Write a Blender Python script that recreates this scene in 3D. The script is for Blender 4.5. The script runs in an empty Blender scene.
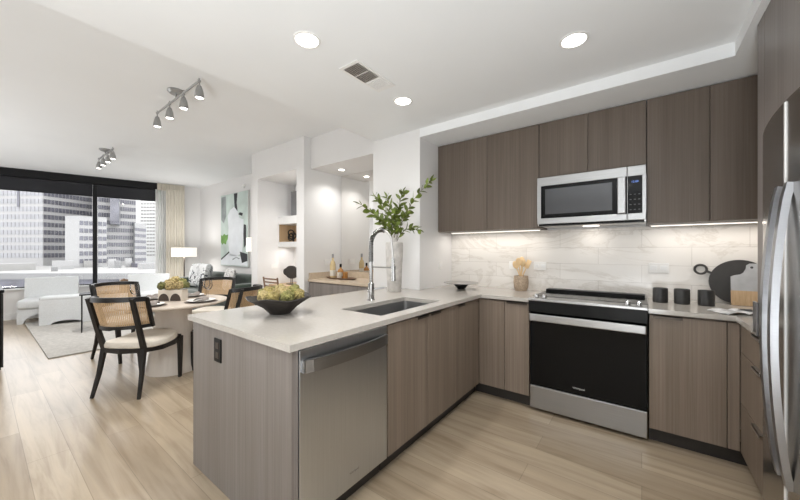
import bpy, bmesh, math, random
from mathutils import Vector, Matrix
random.seed(7)
S = bpy.context.scene
COL = S.collection
PI = math.pi

# ------------------------------------------------------------------ camera
cam_data = bpy.data.cameras.new('camera')
cam = bpy.data.objects.new('camera', cam_data)
COL.objects.link(cam)
cam.location = (0, 0, 1.301)
cam.rotation_euler = (PI / 2, 0, 0.647)
cam_data.sensor_width = 36.0
cam_data.lens = 320.0 / 800.0 * 36.0
cam_data.shift_y = 1.1 / 800.0
cam_data.clip_end = 1000
S.camera = cam

# ------------------------------------------------------------------ world, exposure
W = bpy.data.worlds.new('sky')
S.world = W
W.use_nodes = True
bg = W.node_tree.nodes['Background']
bg.inputs['Color'].default_value = (0.965, 0.98, 1.0, 1)
bg.inputs['Strength'].default_value = 4.5
S.view_settings.view_transform = 'Standard'
S.view_settings.look = 'None'
S.view_settings.gamma = 1.0
S.view_settings.use_curve_mapping = False
S.view_settings.exposure = 0.03
WARM = (1.0, 0.98, 0.955)

# ------------------------------------------------------------------ materials
def new_mat(name):
    m = bpy.data.materials.new(name)
    m.use_nodes = True
    nt = m.node_tree
    return m, nt, nt.nodes['Principled BSDF']

def N(nt, kind, **kw):
    n = nt.nodes.new(kind)
    for k, v in kw.items():
        if k in n.inputs.keys():
            n.inputs[k].default_value = v
        else:
            setattr(n, k, v)
    return n

def ramp(nt, stops):
    r = nt.nodes.new('ShaderNodeValToRGB')
    e = r.color_ramp.elements
    while len(e) < len(stops):
        e.new(0.5)
    for i, (p, c) in enumerate(stops):
        e[i].position = p
        e[i].color = (c[0], c[1], c[2], 1)
    return r

def coords(nt, scale, kind='Object', rnd=False, rot=(0, 0, 0)):
    tc = nt.nodes.new('ShaderNodeTexCoord')
    mp = nt.nodes.new('ShaderNodeMapping')
    mp.inputs['Scale'].default_value = scale
    mp.inputs['Rotation'].default_value = rot
    nt.links.new(tc.outputs[kind], mp.inputs['Vector'])
    if rnd:
        oi = nt.nodes.new('ShaderNodeObjectInfo')
        mu = nt.nodes.new('ShaderNodeMath'); mu.operation = 'MULTIPLY'; mu.inputs[1].default_value = 37.0
        cb = nt.nodes.new('ShaderNodeCombineXYZ')
        nt.links.new(oi.outputs['Random'], mu.inputs[0])
        for k in 'XYZ':
            nt.links.new(mu.outputs[0], cb.inputs[k])
        nt.links.new(cb.outputs[0], mp.inputs['Location'])
    return mp.outputs['Vector']

def plain(name, col, rough=0.5, metal=0.0, var=0.04, scale=8.0, bump=0.0, spec=0.5, **extra):
    """A surface of one colour with a slight procedural variation."""
    m, nt, b = new_mat(name)
    v = coords(nt, (scale, scale, scale))
    n = N(nt, 'ShaderNodeTexNoise', Scale=1.0, Detail=4.0)
    nt.links.new(v, n.inputs['Vector'])
    lo = [max(0, c * (1 - var)) for c in col]
    hi = [min(1, c * (1 + var)) for c in col]
    r = ramp(nt, [(0.3, lo), (0.7, hi)])
    nt.links.new(n.outputs['Fac'], r.inputs['Fac'])
    nt.links.new(r.outputs['Color'], b.inputs['Base Color'])
    b.inputs['Roughness'].default_value = rough
    b.inputs['Metallic'].default_value = metal
    b.inputs['Specular IOR Level'].default_value = spec
    for k, val in extra.items():
        b.inputs[k].default_value = val
    if bump:
        bp = N(nt, 'ShaderNodeBump', Strength=bump, Distance=0.01)
        nt.links.new(n.outputs['Fac'], bp.inputs['Height'])
        nt.links.new(bp.outputs[0], b.inputs['Normal'])
    return m

def laminate(name, dark, mid, light, rough=0.42):
    m, nt, b = new_mat(name)
    v = coords(nt, (115, 115, 1.1), rnd=True)
    n = N(nt, 'ShaderNodeTexNoise', Scale=1.0, Detail=5.0, Roughness=0.65)
    nt.links.new(v, n.inputs['Vector'])
    v2 = coords(nt, (14, 14, 0.5), rnd=True)
    n2 = N(nt, 'ShaderNodeTexNoise', Scale=1.0, Detail=2.0)
    nt.links.new(v2, n2.inputs['Vector'])
    mx = N(nt, 'ShaderNodeMath', operation='MULTIPLY_ADD')
    mx.inputs[1].default_value = 0.6
    nt.links.new(n.outputs['Fac'], mx.inputs[0])
    m3 = N(nt, 'ShaderNodeMath', operation='MULTIPLY')
    m3.inputs[1].default_value = 0.4
    nt.links.new(n2.outputs['Fac'], m3.inputs[0])
    nt.links.new(m3.outputs[0], mx.inputs[2])
    r = ramp(nt, [(0.36, dark), (0.5, mid), (0.64, light)])
    nt.links.new(mx.outputs[0], r.inputs['Fac'])
    nt.links.new(r.outputs['Color'], b.inputs['Base Color'])
    b.inputs['Roughness'].default_value = rough
    b.inputs['Specular IOR Level'].default_value = 0.35
    return m

def planks(name):
    m, nt, b = new_mat(name)
    v = coords(nt, (1, 1, 1))
    br = N(nt, 'ShaderNodeTexBrick', Scale=1.0)
    br.offset = 0.37
    br.inputs['Brick Width'].default_value = 1.5
    br.inputs['Row Height'].default_value = 0.185
    br.inputs['Mortar Size'].default_value = 0.0016
    br.inputs['Mortar Smooth'].default_value = 0.2
    br.inputs['Bias'].default_value = 0.0
    br.inputs['Color1'].default_value = (0.325, 0.255, 0.178, 1)
    br.inputs['Color2'].default_value = (0.425, 0.345, 0.250, 1)
    br.inputs['Mortar'].default_value = (0.23, 0.18, 0.125, 1)
    nt.links.new(v, br.inputs['Vector'])
    vg = coords(nt, (1.2, 16, 1))
    g = N(nt, 'ShaderNodeTexNoise', Scale=1.0, Detail=6.0, Roughness=0.6, Distortion=0.6)
    nt.links.new(vg, g.inputs['Vector'])
    rg = ramp(nt, [(0.3, (0.72, 0.68, 0.63)), (0.52, (1.0, 1.0, 1.0)), (0.75, (1.16, 1.15, 1.13))])
    nt.links.new(g.outputs['Fac'], rg.inputs['Fac'])
    mx = N(nt, 'ShaderNodeMix', data_type='RGBA', blend_type='MULTIPLY')
    mx.inputs['Factor'].default_value = 1.0
    nt.links.new(br.outputs['Color'], mx.inputs[6])
    nt.links.new(rg.outputs['Color'], mx.inputs[7])
    nt.links.new(mx.outputs[2], b.inputs['Base Color'])
    b.inputs['Roughness'].default_value = 0.30
    bp = N(nt, 'ShaderNodeBump', Strength=0.12, Distance=0.004)
    nt.links.new(g.outputs['Fac'], bp.inputs['Height'])
    nt.links.new(bp.outputs[0], b.inputs['Normal'])
    return m

def marble(name):
    m, nt, b = new_mat(name)
    v = coords(nt, (1, 1, 1))
    # tile joints run in the wall's own plane: x along the wall, z up
    sep = N(nt, 'ShaderNodeSeparateXYZ'); cmb = N(nt, 'ShaderNodeCombineXYZ')
    nt.links.new(v, sep.inputs[0])
    nt.links.new(sep.outputs['X'], cmb.inputs['X']); nt.links.new(sep.outputs['Z'], cmb.inputs['Y'])
    br = N(nt, 'ShaderNodeTexBrick', Scale=1.0)
    br.offset = 0.5
    br.inputs['Brick Width'].default_value = 0.62
    br.inputs['Row Height'].default_value = 0.148
    br.inputs['Mortar Size'].default_value = 0.0016
    br.inputs['Color1'].default_value = (0.80, 0.77, 0.73, 1)
    br.inputs['Color2'].default_value = (0.74, 0.71, 0.67, 1)
    br.inputs['Mortar'].default_value = (0.56, 0.53, 0.49, 1)
    nt.links.new(cmb.outputs[0], br.inputs['Vector'])
    vn = coords(nt, (1.1, 1.1, 2.6), rot=(0, 0.6, 0))
    n = N(nt, 'ShaderNodeTexNoise', Scale=1.0, Detail=7.0, Roughness=0.62, Distortion=1.4)
    nt.links.new(vn, n.inputs['Vector'])
    r = ramp(nt, [(0.46, (1, 1, 1)), (0.498, (0.86, 0.845, 0.825)), (0.52, (1, 1, 1))])
    nt.links.new(n.outputs['Fac'], r.inputs['Fac'])
    mx = N(nt, 'ShaderNodeMix', data_type='RGBA', blend_type='MULTIPLY')
    mx.inputs['Factor'].default_value = 1.0
    nt.links.new(br.outputs['Color'], mx.inputs[6]); nt.links.new(r.outputs['Color'], mx.inputs[7])
    nt.links.new(mx.outputs[2], b.inputs['Base Color'])
    b.inputs['Roughness'].default_value = 0.22
    return m

def brushed(name, col=(0.40, 0.40, 0.40), rough=0.32, sc=(3, 3, 260)):
    m, nt, b = new_mat(name)
    v = coords(nt, sc)
    n = N(nt, 'ShaderNodeTexNoise', Scale=1.0, Detail=3.0)
    nt.links.new(v, n.inputs['Vector'])
    r = ramp(nt, [(0.2, [c * 0.93 for c in col]), (0.8, [min(1, c * 1.05) for c in col])])
    nt.links.new(n.outputs['Fac'], r.inputs['Fac'])
    nt.links.new(r.outputs['Color'], b.inputs['Base Color'])
    b.inputs['Metallic'].default_value = 1.0
    b.inputs['Roughness'].default_value = rough
    return m

def emit(name, col, strength):
    m, nt, b = new_mat(name)
    b.inputs['Base Color'].default_value = (*col, 1)
    b.inputs['Emission Color'].default_value = (*col, 1)
    b.inputs['Emission Strength'].default_value = strength
    return m

def see_through(name, col, alpha, rough=0.05):
    """Thin pane, sheer cloth or mesh blind: part surface, part open."""
    m, nt, b = new_mat(name)
    b.inputs['Base Color'].default_value = (*col, 1)
    b.inputs['Roughness'].default_value = rough
    b.inputs['Alpha'].default_value = alpha
    return m

def cloth(name, col, trans, open_=0.0):
    """Woven cloth that lets part of the light through."""
    m = bpy.data.materials.new(name); m.use_nodes = True
    nt = m.node_tree; nt.nodes.clear()
    out = nt.nodes.new('ShaderNodeOutputMaterial')
    v = coords(nt, (30, 30, 3))
    n = N(nt, 'ShaderNodeTexNoise', Scale=1.0, Detail=3.0); nt.links.new(v, n.inputs['Vector'])
    r = ramp(nt, [(0.3, [c * .95 for c in col]), (0.7, [min(1, c * 1.04) for c in col])]); nt.links.new(n.outputs['Fac'], r.inputs['Fac'])
    df = nt.nodes.new('ShaderNodeBsdfDiffuse'); tl = nt.nodes.new('ShaderNodeBsdfTranslucent'); tp = nt.nodes.new('ShaderNodeBsdfTransparent')
    nt.links.new(r.outputs[0], df.inputs[0]); nt.links.new(r.outputs[0], tl.inputs[0])
    mx = nt.nodes.new('ShaderNodeMixShader'); mx.inputs[0].default_value = trans
    nt.links.new(df.outputs[0], mx.inputs[1]); nt.links.new(tl.outputs[0], mx.inputs[2])
    m2 = nt.nodes.new('ShaderNodeMixShader'); m2.inputs[0].default_value = open_
    nt.links.new(mx.outputs[0], m2.inputs[1]); nt.links.new(tp.outputs[0], m2.inputs[2])
    nt.links.new(m2.outputs[0], out.inputs[0])
    return m

def glass_mat(name, tint=(1, 1, 1), ior=1.35):
    m = bpy.data.materials.new(name); m.use_nodes = True
    nt = m.node_tree; nt.nodes.clear()
    out = nt.nodes.new('ShaderNodeOutputMaterial')
    tr = nt.nodes.new('ShaderNodeBsdfTransparent'); tr.inputs[0].default_value = (*tint, 1)
    gl = nt.nodes.new('ShaderNodeBsdfGlossy'); gl.inputs['Roughness'].default_value = 0.02
    fr = nt.nodes.new('ShaderNodeFresnel'); fr.inputs['IOR'].default_value = ior
    mx = nt.nodes.new('ShaderNodeMixShader')
    nt.links.new(fr.outputs[0], mx.inputs[0]); nt.links.new(tr.outputs[0], mx.inputs[1])
    nt.links.new(gl.outputs[0], mx.inputs[2]); nt.links.new(mx.outputs[0], out.inputs[0])
    return m

def cane_mat(name):
    m, nt, b = new_mat(name)
    v = coords(nt, (1, 1, 1))
    sep = N(nt, 'ShaderNodeSeparateXYZ'); nt.links.new(v, sep.inputs[0])
    at = N(nt, 'ShaderNodeMath', operation='ARCTAN2')
    nt.links.new(sep.outputs['X'], at.inputs[0]); nt.links.new(sep.outputs['Y'], at.inputs[1])
    cmb = N(nt, 'ShaderNodeCombineXYZ')
    mul = N(nt, 'ShaderNodeMath', operation='MULTIPLY'); mul.inputs[1].default_value = 0.26
    nt.links.new(at.outputs[0], mul.inputs[0])
    nt.links.new(mul.outputs[0], cmb.inputs['X']); nt.links.new(sep.outputs['Z'], cmb.inputs['Y'])
    vo = N(nt, 'ShaderNodeTexVoronoi', Scale=95.0)
    vo.inputs['Randomness'].default_value = 0.0
    nt.links.new(cmb.outputs[0], vo.inputs['Vector'])
    r = ramp(nt, [(0.22, (0, 0, 0)), (0.30, (1, 1, 1))])
    nt.links.new(vo.outputs['Distance'], r.inputs['Fac'])
    nt.links.new(r.outputs['Color'], b.inputs['Alpha'])
    b.inputs['Base Color'].default_value = (0.60, 0.41, 0.235, 1)
    b.inputs['Roughness'].default_value = 0.55
    return m

def line_pattern(name, base, ink, scale, width):
    m, nt, b = new_mat(name)
    v = coords(nt, (scale, scale, scale))
    no = N(nt, 'ShaderNodeTexNoise', Scale=1.0, Detail=1.0, Distortion=1.5)
    nt.links.new(v, no.inputs['Vector'])
    r = ramp(nt, [(0.5 - width, base), (0.5 - width * .5, ink), (0.5 + width * .5, ink), (0.5 + width, base)])
    nt.links.new(no.outputs['Fac'], r.inputs['Fac'])
    nt.links.new(r.outputs['Color'], b.inputs['Base Color'])
    b.inputs['Roughness'].default_value = 0.85
    return m

M = {}
M['wall'] = plain('wall_paint', (0.76, 0.75, 0.74), 0.6, var=0.012, scale=2, bump=0.02)
M['ceiling'] = plain('ceiling_paint', (0.835, 0.845, 0.85), 0.7, var=0.01, scale=2)
M['trimw'] = plain('trim_paint', (0.82, 0.82, 0.815), 0.4, var=0.01)
M['floor'] = planks('oak_planks')
M['lam'] = laminate('grey_brown_laminate', (0.172, 0.134, 0.102), (0.214, 0.168, 0.130), (0.254, 0.204, 0.163))
M['lamu'] = laminate('brown_laminate', (0.114, 0.089, 0.070), (0.138, 0.109, 0.087), (0.164, 0.131, 0.107))
M['lamg'] = laminate('lit_grey_laminate', (0.178, 0.156, 0.141), (0.214, 0.190, 0.175), (0.254, 0.229, 0.213))  # cabinet laminate with window light put into its colour as a paler grey
M['quartz'] = plain('quartz', (0.47, 0.44, 0.40), 0.14, var=0.035, scale=60)
M['marble'] = marble('marble_tile')
M['steel'] = brushed('brushed_steel')
M['steelv'] = brushed('brushed_steel_vertical', (0.56, 0.585, 0.615), 0.34, (260, 260, 3))
M['darksteel'] = brushed('fridge_steel', (0.42, 0.40, 0.38), 0.24, (260, 260, 3))
M['chrome'] = plain('chrome', (0.46, 0.46, 0.46), 0.14, 1.0, var=0.01)
M['spring'] = plain('spring_steel', (0.27, 0.27, 0.27), 0.25, 1.0, var=0.01)
M['trackgrey'] = plain('track_grey', (0.36, 0.36, 0.355), 0.4, 0.6, var=0.01)
M['handle'] = brushed('handle_steel', (0.40, 0.41, 0.43), 0.3)
M['satin'] = plain('satin_nickel', (0.62, 0.61, 0.60), 0.32, 1.0, var=0.02)
M['bglass'] = plain('black_glass', (0.006, 0.006, 0.006), 0.06, spec=0.14, var=0.01)
M['mwglass'] = plain('microwave_glass', (0.045, 0.046, 0.05), 0.10, spec=0.6, var=0.02)
M['black'] = plain('black_enamel', (0.009, 0.009, 0.009), 0.3, var=0.1, spec=0.12)
M['kick'] = plain('toe_kick', (0.028, 0.024, 0.021), 0.5, var=0.1)
M['bwood'] = plain('black_wood', (0.010, 0.009, 0.009), 0.38, var=0.2)
M['bmetal'] = plain('black_metal', (0.010, 0.010, 0.011), 0.5, var=0.1, spec=0.2)
M['bronze'] = plain('dark_bronze', (0.075, 0.062, 0.052), 0.35, 0.8, var=0.1)
M['white'] = plain('white_plastic', (0.82, 0.81, 0.79), 0.35, var=0.01)
M['lens'] = emit('lamp_lens', (1.0, 0.96, 0.90), 9.0)
M['led'] = emit('led_strip', (1.0, 0.92, 0.82), 2.2)
M['shade_lit'] = emit('lit_lamp_shade', (1.0, 0.94, 0.86), 0.55)
M['mirror'] = plain('mirror', (0.86, 0.85, 0.83), 0.02, 1.0, var=0.0)
M['fabric_white'] = plain('white_boucle', (0.74, 0.76, 0.77), 0.9, var=0.05, scale=60, bump=0.15)
M['cream'] = plain('cream_cushion', (0.66, 0.61, 0.53), 0.85, var=0.04, scale=40, bump=0.05)
M['cane'] = cane_mat('woven_cane')
M['tabletop'] = plain('pale_lacquer', (0.66, 0.58, 0.50), 0.22, var=0.03, scale=12)
M['pedestal'] = plain('fluted_plaster', (0.70, 0.64, 0.58), 0.55, var=0.03)
M['rug'] = plain('woven_rug', (0.46, 0.44, 0.41), 0.95, var=0.14, scale=25, bump=0.2)
M['velvet'] = plain('green_velvet', (0.022, 0.042, 0.028), 0.7, var=0.25, scale=12, **{'Sheen Weight': 0.4})
M['drape'] = cloth('cream_drape', (0.76, 0.715, 0.63), 0.10)
M['sheer'] = cloth('sheer_cloth', (0.95, 0.95, 0.94), 0.5, 0.10)
M['blind'] = see_through('mesh_blind', (0.014, 0.014, 0.018), 0.90, 0.8)
M['pane'] = glass_mat('window_glass')
M['wineglass'] = glass_mat('clear_glass', (0.985, 0.985, 0.985), 1.22)
M['inkpillow'] = line_pattern('ink_pillow', (0.80, 0.81, 0.82), (0.03, 0.04, 0.06), 5.5, 0.026)
M['greypillow'] = line_pattern('grey_pillow', (0.74, 0.73, 0.71), (0.42, 0.41, 0.40), 10, 0.07)
M['barstone'] = plain('bar_stone', (0.56, 0.46, 0.35), 0.25, var=0.06, scale=25)
M['wood'] = laminate('light_wood', (0.47, 0.32, 0.18), (0.57, 0.40, 0.24), (0.64, 0.47, 0.30))
M['spoonwood'] = plain('spoon_wood', (0.70, 0.50, 0.27), 0.5, var=0.1, scale=20)
M['walnut'] = laminate('walnut', (0.13, 0.075, 0.045), (0.19, 0.115, 0.07), (0.25, 0.155, 0.10))
M['stoneware'] = plain('speckled_stoneware', (0.42, 0.32, 0.23), 0.7, var=0.35, scale=110)
M['vase'] = plain('mottled_ceramic', (0.53, 0.505, 0.475), 0.5, var=0.2, scale=16, bump=0.25)
M['leaf'] = plain('leaf_green', (0.135, 0.18, 0.028), 0.45, var=0.55, scale=14)
M['stem'] = plain('stem_brown', (0.13, 0.11, 0.045), 0.6, var=0.2)
M['bowl'] = plain('carved_dark_bowl', (0.022, 0.017, 0.014), 0.62, var=0.4, scale=30, bump=0.3)
M['moss'] = plain('yellow_green_bloom', (0.36, 0.29, 0.11), 0.8, var=0.4, scale=45, bump=0.3)
M['mosspale'] = plain('pale_yellow_bloom', (0.45, 0.36, 0.17), 0.8, var=0.3, scale=45, bump=0.3)
M['mossdark'] = plain('olive_bloom', (0.25, 0.235, 0.08), 0.8, var=0.4, scale=45, bump=0.3)
M['hydrangea'] = plain('dried_hydrangea', (0.36, 0.28, 0.13), 0.8, var=0.5, scale=50, bump=0.3)
M['olive'] = plain('olive_leaf', (0.13, 0.13, 0.04), 0.6, var=0.4, scale=20)
M['planter'] = plain('cream_planter', (0.66, 0.60, 0.52), 0.5, var=0.03)
M['brownarch'] = plain('dark_brown_inlay', (0.050, 0.036, 0.028), 0.5, var=0.1)
M['placemat'] = plain('taupe_placemat', (0.16, 0.13, 0.11), 0.8, var=0.15, scale=60)
M['plate'] = plain('grey_plate', (0.30, 0.28, 0.27), 0.3, var=0.05)
M['platewhite'] = plain('white_plate', (0.78, 0.76, 0.73), 0.25, var=0.02)
M['napkin'] = plain('taupe_napkin', (0.25, 0.22, 0.20), 0.9, var=0.1, scale=40, bump=0.1)
M['canister'] = plain('matte_black_ceramic', (0.028, 0.027, 0.026), 0.42, var=0.2, scale=40)
M['boardblack'] = plain('charcoal_board', (0.040, 0.038, 0.036), 0.55, var=0.15, scale=20)
M['boardmarble'] = plain('grey_marble', (0.50, 0.51, 0.52), 0.22, var=0.10, scale=14)
M['paper'] = plain('paper', (0.55, 0.55, 0.55), 0.5, var=0.5, scale=22)
M['ink'] = plain('ink', (0.04, 0.04, 0.045), 0.7, var=0.2)
M['plategrey'] = brushed('grey_metal', (0.30, 0.30, 0.31), 0.4)
M['amber'] = plain('amber_liquor', (0.42, 0.20, 0.06), 0.12, var=0.1)
M['winegold'] = plain('pale_wine', (0.62, 0.48, 0.26), 0.12, var=0.08)
M['label'] = plain('bottle_label', (0.70, 0.66, 0.58), 0.6, var=0.03)
M['logo'] = plain('logo_silver', (0.75, 0.75, 0.74), 0.3, var=0.0)
M['logodim'] = plain('logo_grey', (0.25, 0.245, 0.24), 0.4, var=0.0)
M['blue'] = emit('display_blue', (0.16, 0.28, 0.75), 0.9)
M['key'] = plain('keypad_grey', (0.10, 0.10, 0.105), 0.4, var=0.0)
M['cream_ring'] = plain('burner_ring', (0.05, 0.05, 0.05), 0.2, var=0.0)
M['ventdark'] = plain('vent_shadow', (0.06, 0.06, 0.06), 0.8, var=0.0)
M['art_bg'] = plain('art_sage', (0.58, 0.67, 0.63), 0.7, var=0.16, scale=3)
M['art_white'] = plain('art_white', (0.78, 0.81, 0.84), 0.7, var=0.05, scale=5)
M['art_black'] = plain('art_black', (0.03, 0.03, 0.035), 0.7, var=0.3, scale=6)
M['art_grey'] = plain('art_grey', (0.30, 0.33, 0.33), 0.7, var=0.3, scale=5)
M['art_green'] = plain('art_green', (0.16, 0.33, 0.08), 0.7, var=0.3, scale=6)
M['canvas'] = plain('canvas_edge', (0.62, 0.62, 0.60), 0.7, var=0.02)
M['tower'] = plain('tower_concrete', (0.280, 0.276, 0.272), 0.8, var=0.03, scale=0.05)
M['towerpale'] = plain('tower_pale', (0.250, 0.248, 0.246), 0.8, var=0.02, scale=0.05)
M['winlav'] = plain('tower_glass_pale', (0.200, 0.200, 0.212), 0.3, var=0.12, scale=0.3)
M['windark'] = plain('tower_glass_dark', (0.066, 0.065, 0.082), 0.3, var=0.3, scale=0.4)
M['winmid'] = plain('tower_glass_mid', (0.088, 0.088, 0.104), 0.3, var=0.3, scale=0.4)
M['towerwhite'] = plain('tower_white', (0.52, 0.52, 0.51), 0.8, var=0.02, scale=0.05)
M['roofw'] = plain('roof_membrane', (0.215, 0.212, 0.204), 0.9, var=0.06, scale=0.08)
M['asphalt'] = plain('asphalt', (0.064, 0.064, 0.068), 0.9, var=0.1, scale=0.1)
M['parapet'] = plain('parapet_grey', (0.168, 0.168, 0.168), 0.9, var=0.06, scale=0.3)

# ------------------------------------------------------------------ mesh builder
class MB:
    def __init__(self):
        self.bm = bmesh.new()
    def _add(self, verts, faces):
        vs = [self.bm.verts.new(v) for v in verts]
        for f in faces:
            try:
                self.bm.faces.new([vs[i] for i in f])
            except ValueError:
                pass
        return vs
    def box(self, x0, x1, y0, y1, z0, z1, bev=0.0, seg=2):
        vs = self._add([(x0, y0, z0), (x1, y0, z0), (x1, y1, z0), (x0, y1, z0), (x0, y0, z1), (x1, y0, z1), (x1, y1, z1), (x0, y1, z1)],
                       [(0, 3, 2, 1), (4, 5, 6, 7), (0, 1, 5, 4), (1, 2, 6, 5), (2, 3, 7, 6), (3, 0, 4, 7)])
        if bev > 0:
            es = {e for v in vs for e in v.link_edges}
            bmesh.ops.bevel(self.bm, geom=list(es), offset=bev, segments=seg, profile=0.5, affect='EDGES')
        return self
    def prism(self, poly, z0, z1):
        n = len(poly)
        v = [(p[0], p[1], z0) for p in poly] + [(p[0], p[1], z1) for p in poly]
        f = [tuple(range(n - 1, -1, -1)), tuple(range(n, 2 * n))] + [(i, (i + 1) % n, n + (i + 1) % n, n + i) for i in range(n)]
        self._add(v, f); return self
    def prism_y(self, poly, y0, y1):
        """polygon in x,z extruded along y"""
        n = len(poly)
        v = [(p[0], y0, p[1]) for p in poly] + [(p[0], y1, p[1]) for p in poly]
        f = [tuple(range(n)), tuple(range(2 * n - 1, n - 1, -1))] + [(i, n + i, n + (i + 1) % n, (i + 1) % n) for i in range(n)]
        self._add(v, f); return self
    def lathe(self, prof, c=(0, 0, 0), seg=32, cap=True):
        rings = []
        for r, z in prof:
            rings.append([self.bm.verts.new((c[0] + r * math.cos(2 * PI * k / seg), c[1] + r * math.sin(2 * PI * k / seg), c[2] + z)) for k in range(seg)])
        for a, b in zip(rings, rings[1:]):
            for k in range(seg):
                self.bm.faces.new((a[k], a[(k + 1) % seg], b[(k + 1) % seg], b[k]))
        if cap:
            if prof[0][0] > 1e-5: self.bm.faces.new(rings[0][::-1])
            if prof[-1][0] > 1e-5: self.bm.faces.new(rings[-1])
        return self
    def cyl(self, c, r, z0, z1, seg=24):
        return self.lathe([(r, z0), (r, z1)], c, seg)
    def tube(self, pts, rad, seg=8, flat=None):
        """round (or flat=(w,h) rectangular) section swept along points; rad may be a list"""
        P = [Vector(p) for p in pts]; n = len(P)
        R = rad if isinstance(rad, (list, tuple)) else [rad] * n
        rings = []; up = Vector((0, 0, 1)); prev = None
        for i in range(n):
            t = (P[min(i + 1, n - 1)] - P[max(i - 1, 0)]).normalized()
            if prev is None:
                ref = up if abs(t.z) < 0.95 else Vector((1, 0, 0))
                a = t.cross(ref).normalized()
            else:
                a = (prev - t * prev.dot(t)).normalized()
            prev = a
            b = a.cross(t).normalized()
            if flat:
                w, h = flat[0] / 2 * R[i], flat[1] / 2 * R[i]
                rings.append([self.bm.verts.new(P[i] + a * sx * w + b * sy * h) for sx, sy in ((1, 1), (-1, 1), (-1, -1), (1, -1))])
            else:
                rings.append([self.bm.verts.new(P[i] + (a * math.cos(2 * PI * k / seg) + b * math.sin(2 * PI * k / seg)) * R[i]) for k in range(seg)])
        m = len(rings[0])
        for r0, r1 in zip(rings, rings[1:]):
            for k in range(m):
                self.bm.faces.new((r0[k], r0[(k + 1) % m], r1[(k + 1) % m], r1[k]))
        self.bm.faces.new(rings[0][::-1]); self.bm.faces.new(rings[-1])
        return self
    def ball(self, c, r, seg=12, sc=(1, 1, 1)):
        m = Matrix.Translation(c) @ Matrix.Diagonal((*[r * s for s in sc], 1))
        bmesh.ops.create_uvsphere(self.bm, u_segments=seg, v_segments=max(6, seg // 2 + 2), radius=1, matrix=m); return self
    def grid(self, fn, nu, nv, close=False):
        g = [[self.bm.verts.new(fn(i / nu, j / nv)) for j in range(nv + 1)] for i in range(nu + 1)]
        for i in range(nu):
            for j in range(nv):
                self.bm.faces.new((g[i][j], g[i + 1][j], g[i + 1][j + 1], g[i][j + 1]))
        return self
    def solid(self, fn, nu, nv, d):
        """a sheet fn(u,v) thickened along vector function or fixed vector d"""
        dv = Vector(d)
        A = [[self.bm.verts.new(fn(i / nu, j / nv)) for j in range(nv + 1)] for i in range(nu + 1)]
        B = [[self.bm.verts.new(Vector(fn(i / nu, j / nv)) + dv) for j in range(nv + 1)] for i in range(nu + 1)]
        for i in range(nu):
            for j in range(nv):
                self.bm.faces.new((A[i][j], A[i + 1][j], A[i + 1][j + 1], A[i][j + 1]))
                self.bm.faces.new((B[i][j], B[i][j + 1], B[i + 1][j + 1], B[i + 1][j]))
        for i in range(nu):
            for j in (0, nv):
                self.bm.faces.new((A[i][j], B[i][j], B[i + 1][j], A[i + 1][j]))
        for j in range(nv):
            for i in (0, nu):
                self.bm.faces.new((A[i][j], A[i][j + 1], B[i][j + 1], B[i][j]))
        return self
    def shift(self, v):
        bmesh.ops.translate(self.bm, verts=self.bm.verts, vec=v); return self
    def turn(self, ang, axis='Z', cent=(0, 0, 0)):
        bmesh.ops.rotate(self.bm, verts=self.bm.verts, cent=cent, matrix=Matrix.Rotation(ang, 3, axis)); return self
    def build(self, name, mat, parent=None, smooth=False, local=True):
        bmesh.ops.recalc_face_normals(self.bm, faces=self.bm.faces)
        if parent is not None and not local:
            self.shift(-parent.location)
        me = bpy.data.meshes.new(name)
        self.bm.to_mesh(me); self.bm.free()
        if isinstance(mat, (list, tuple)):
            for x in mat: me.materials.append(x)
        else:
            me.materials.append(mat)
        if smooth:
            for p in me.polygons: p.use_smooth = True
            try:
                me.set_sharp_from_angle(angle=math.radians(40))
            except Exception:
                pass
        o = bpy.data.objects.new(name, me)
        COL.objects.link(o)
        if parent is not None: o.parent = parent
        return o

def box(*a, **k): return MB().box(*a, **k)

def tag(o, label=None, cat=None, group=None, kind=None):
    if label: o['label'] = label
    if cat: o['category'] = cat
    if group: o['group'] = group
    if kind: o['kind'] = kind
    return o

def thing(name, label, cat, loc=(0, 0, 0), rz=0.0, group=None):
    o = bpy.data.objects.new(name, None)
    o.empty_display_size = 0.05
    COL.objects.link(o)
    o.location = loc; o.rotation_euler = (0, 0, rz)
    return tag(o, label, cat, group)

def copy_tree(o, parent=None):
    c = o.copy(); COL.objects.link(c)
    if parent is not None: c.parent = parent
    for ch in [x for x in bpy.data.objects if x.parent == o]:
        copy_tree(ch, c)
    return c

def struct(name, mb, mat, smooth=False):
    return tag(mb.build(name, mat, smooth=smooth), kind='structure')

def text(name, s, size, loc, rot, mat, parent, depth=0.0005):
    c = bpy.data.curves.new(name, 'FONT')
    c.body = s; c.size = size; c.extrude = depth; c.align_x = 'CENTER'; c.align_y = 'CENTER'
    c.materials.append(mat)
    tmp = bpy.data.objects.new(name, c)
    me = bpy.data.meshes.new_from_object(tmp)
    bpy.data.objects.remove(tmp)
    me.materials.clear(); me.materials.append(mat)
    o = bpy.data.objects.new(name, me); COL.objects.link(o)
    o.parent = parent; o.location = loc; o.rotation_euler = rot
    return o

def area(name, loc, size, power, rot=(0, 0, 0), shape='DISK', size_y=None, col=WARM, spread=PI, parent=None):
    l = bpy.data.lights.new(name, 'AREA')
    l.shape = shape; l.size = size
    if size_y: l.size_y = size_y
    l.energy = power; l.color = col; l.spread = spread
    o = bpy.data.objects.new(name, l); COL.objects.link(o)
    o.location = loc; o.rotation_euler = rot
    if parent is not None: o.parent = parent
    return o

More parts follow.
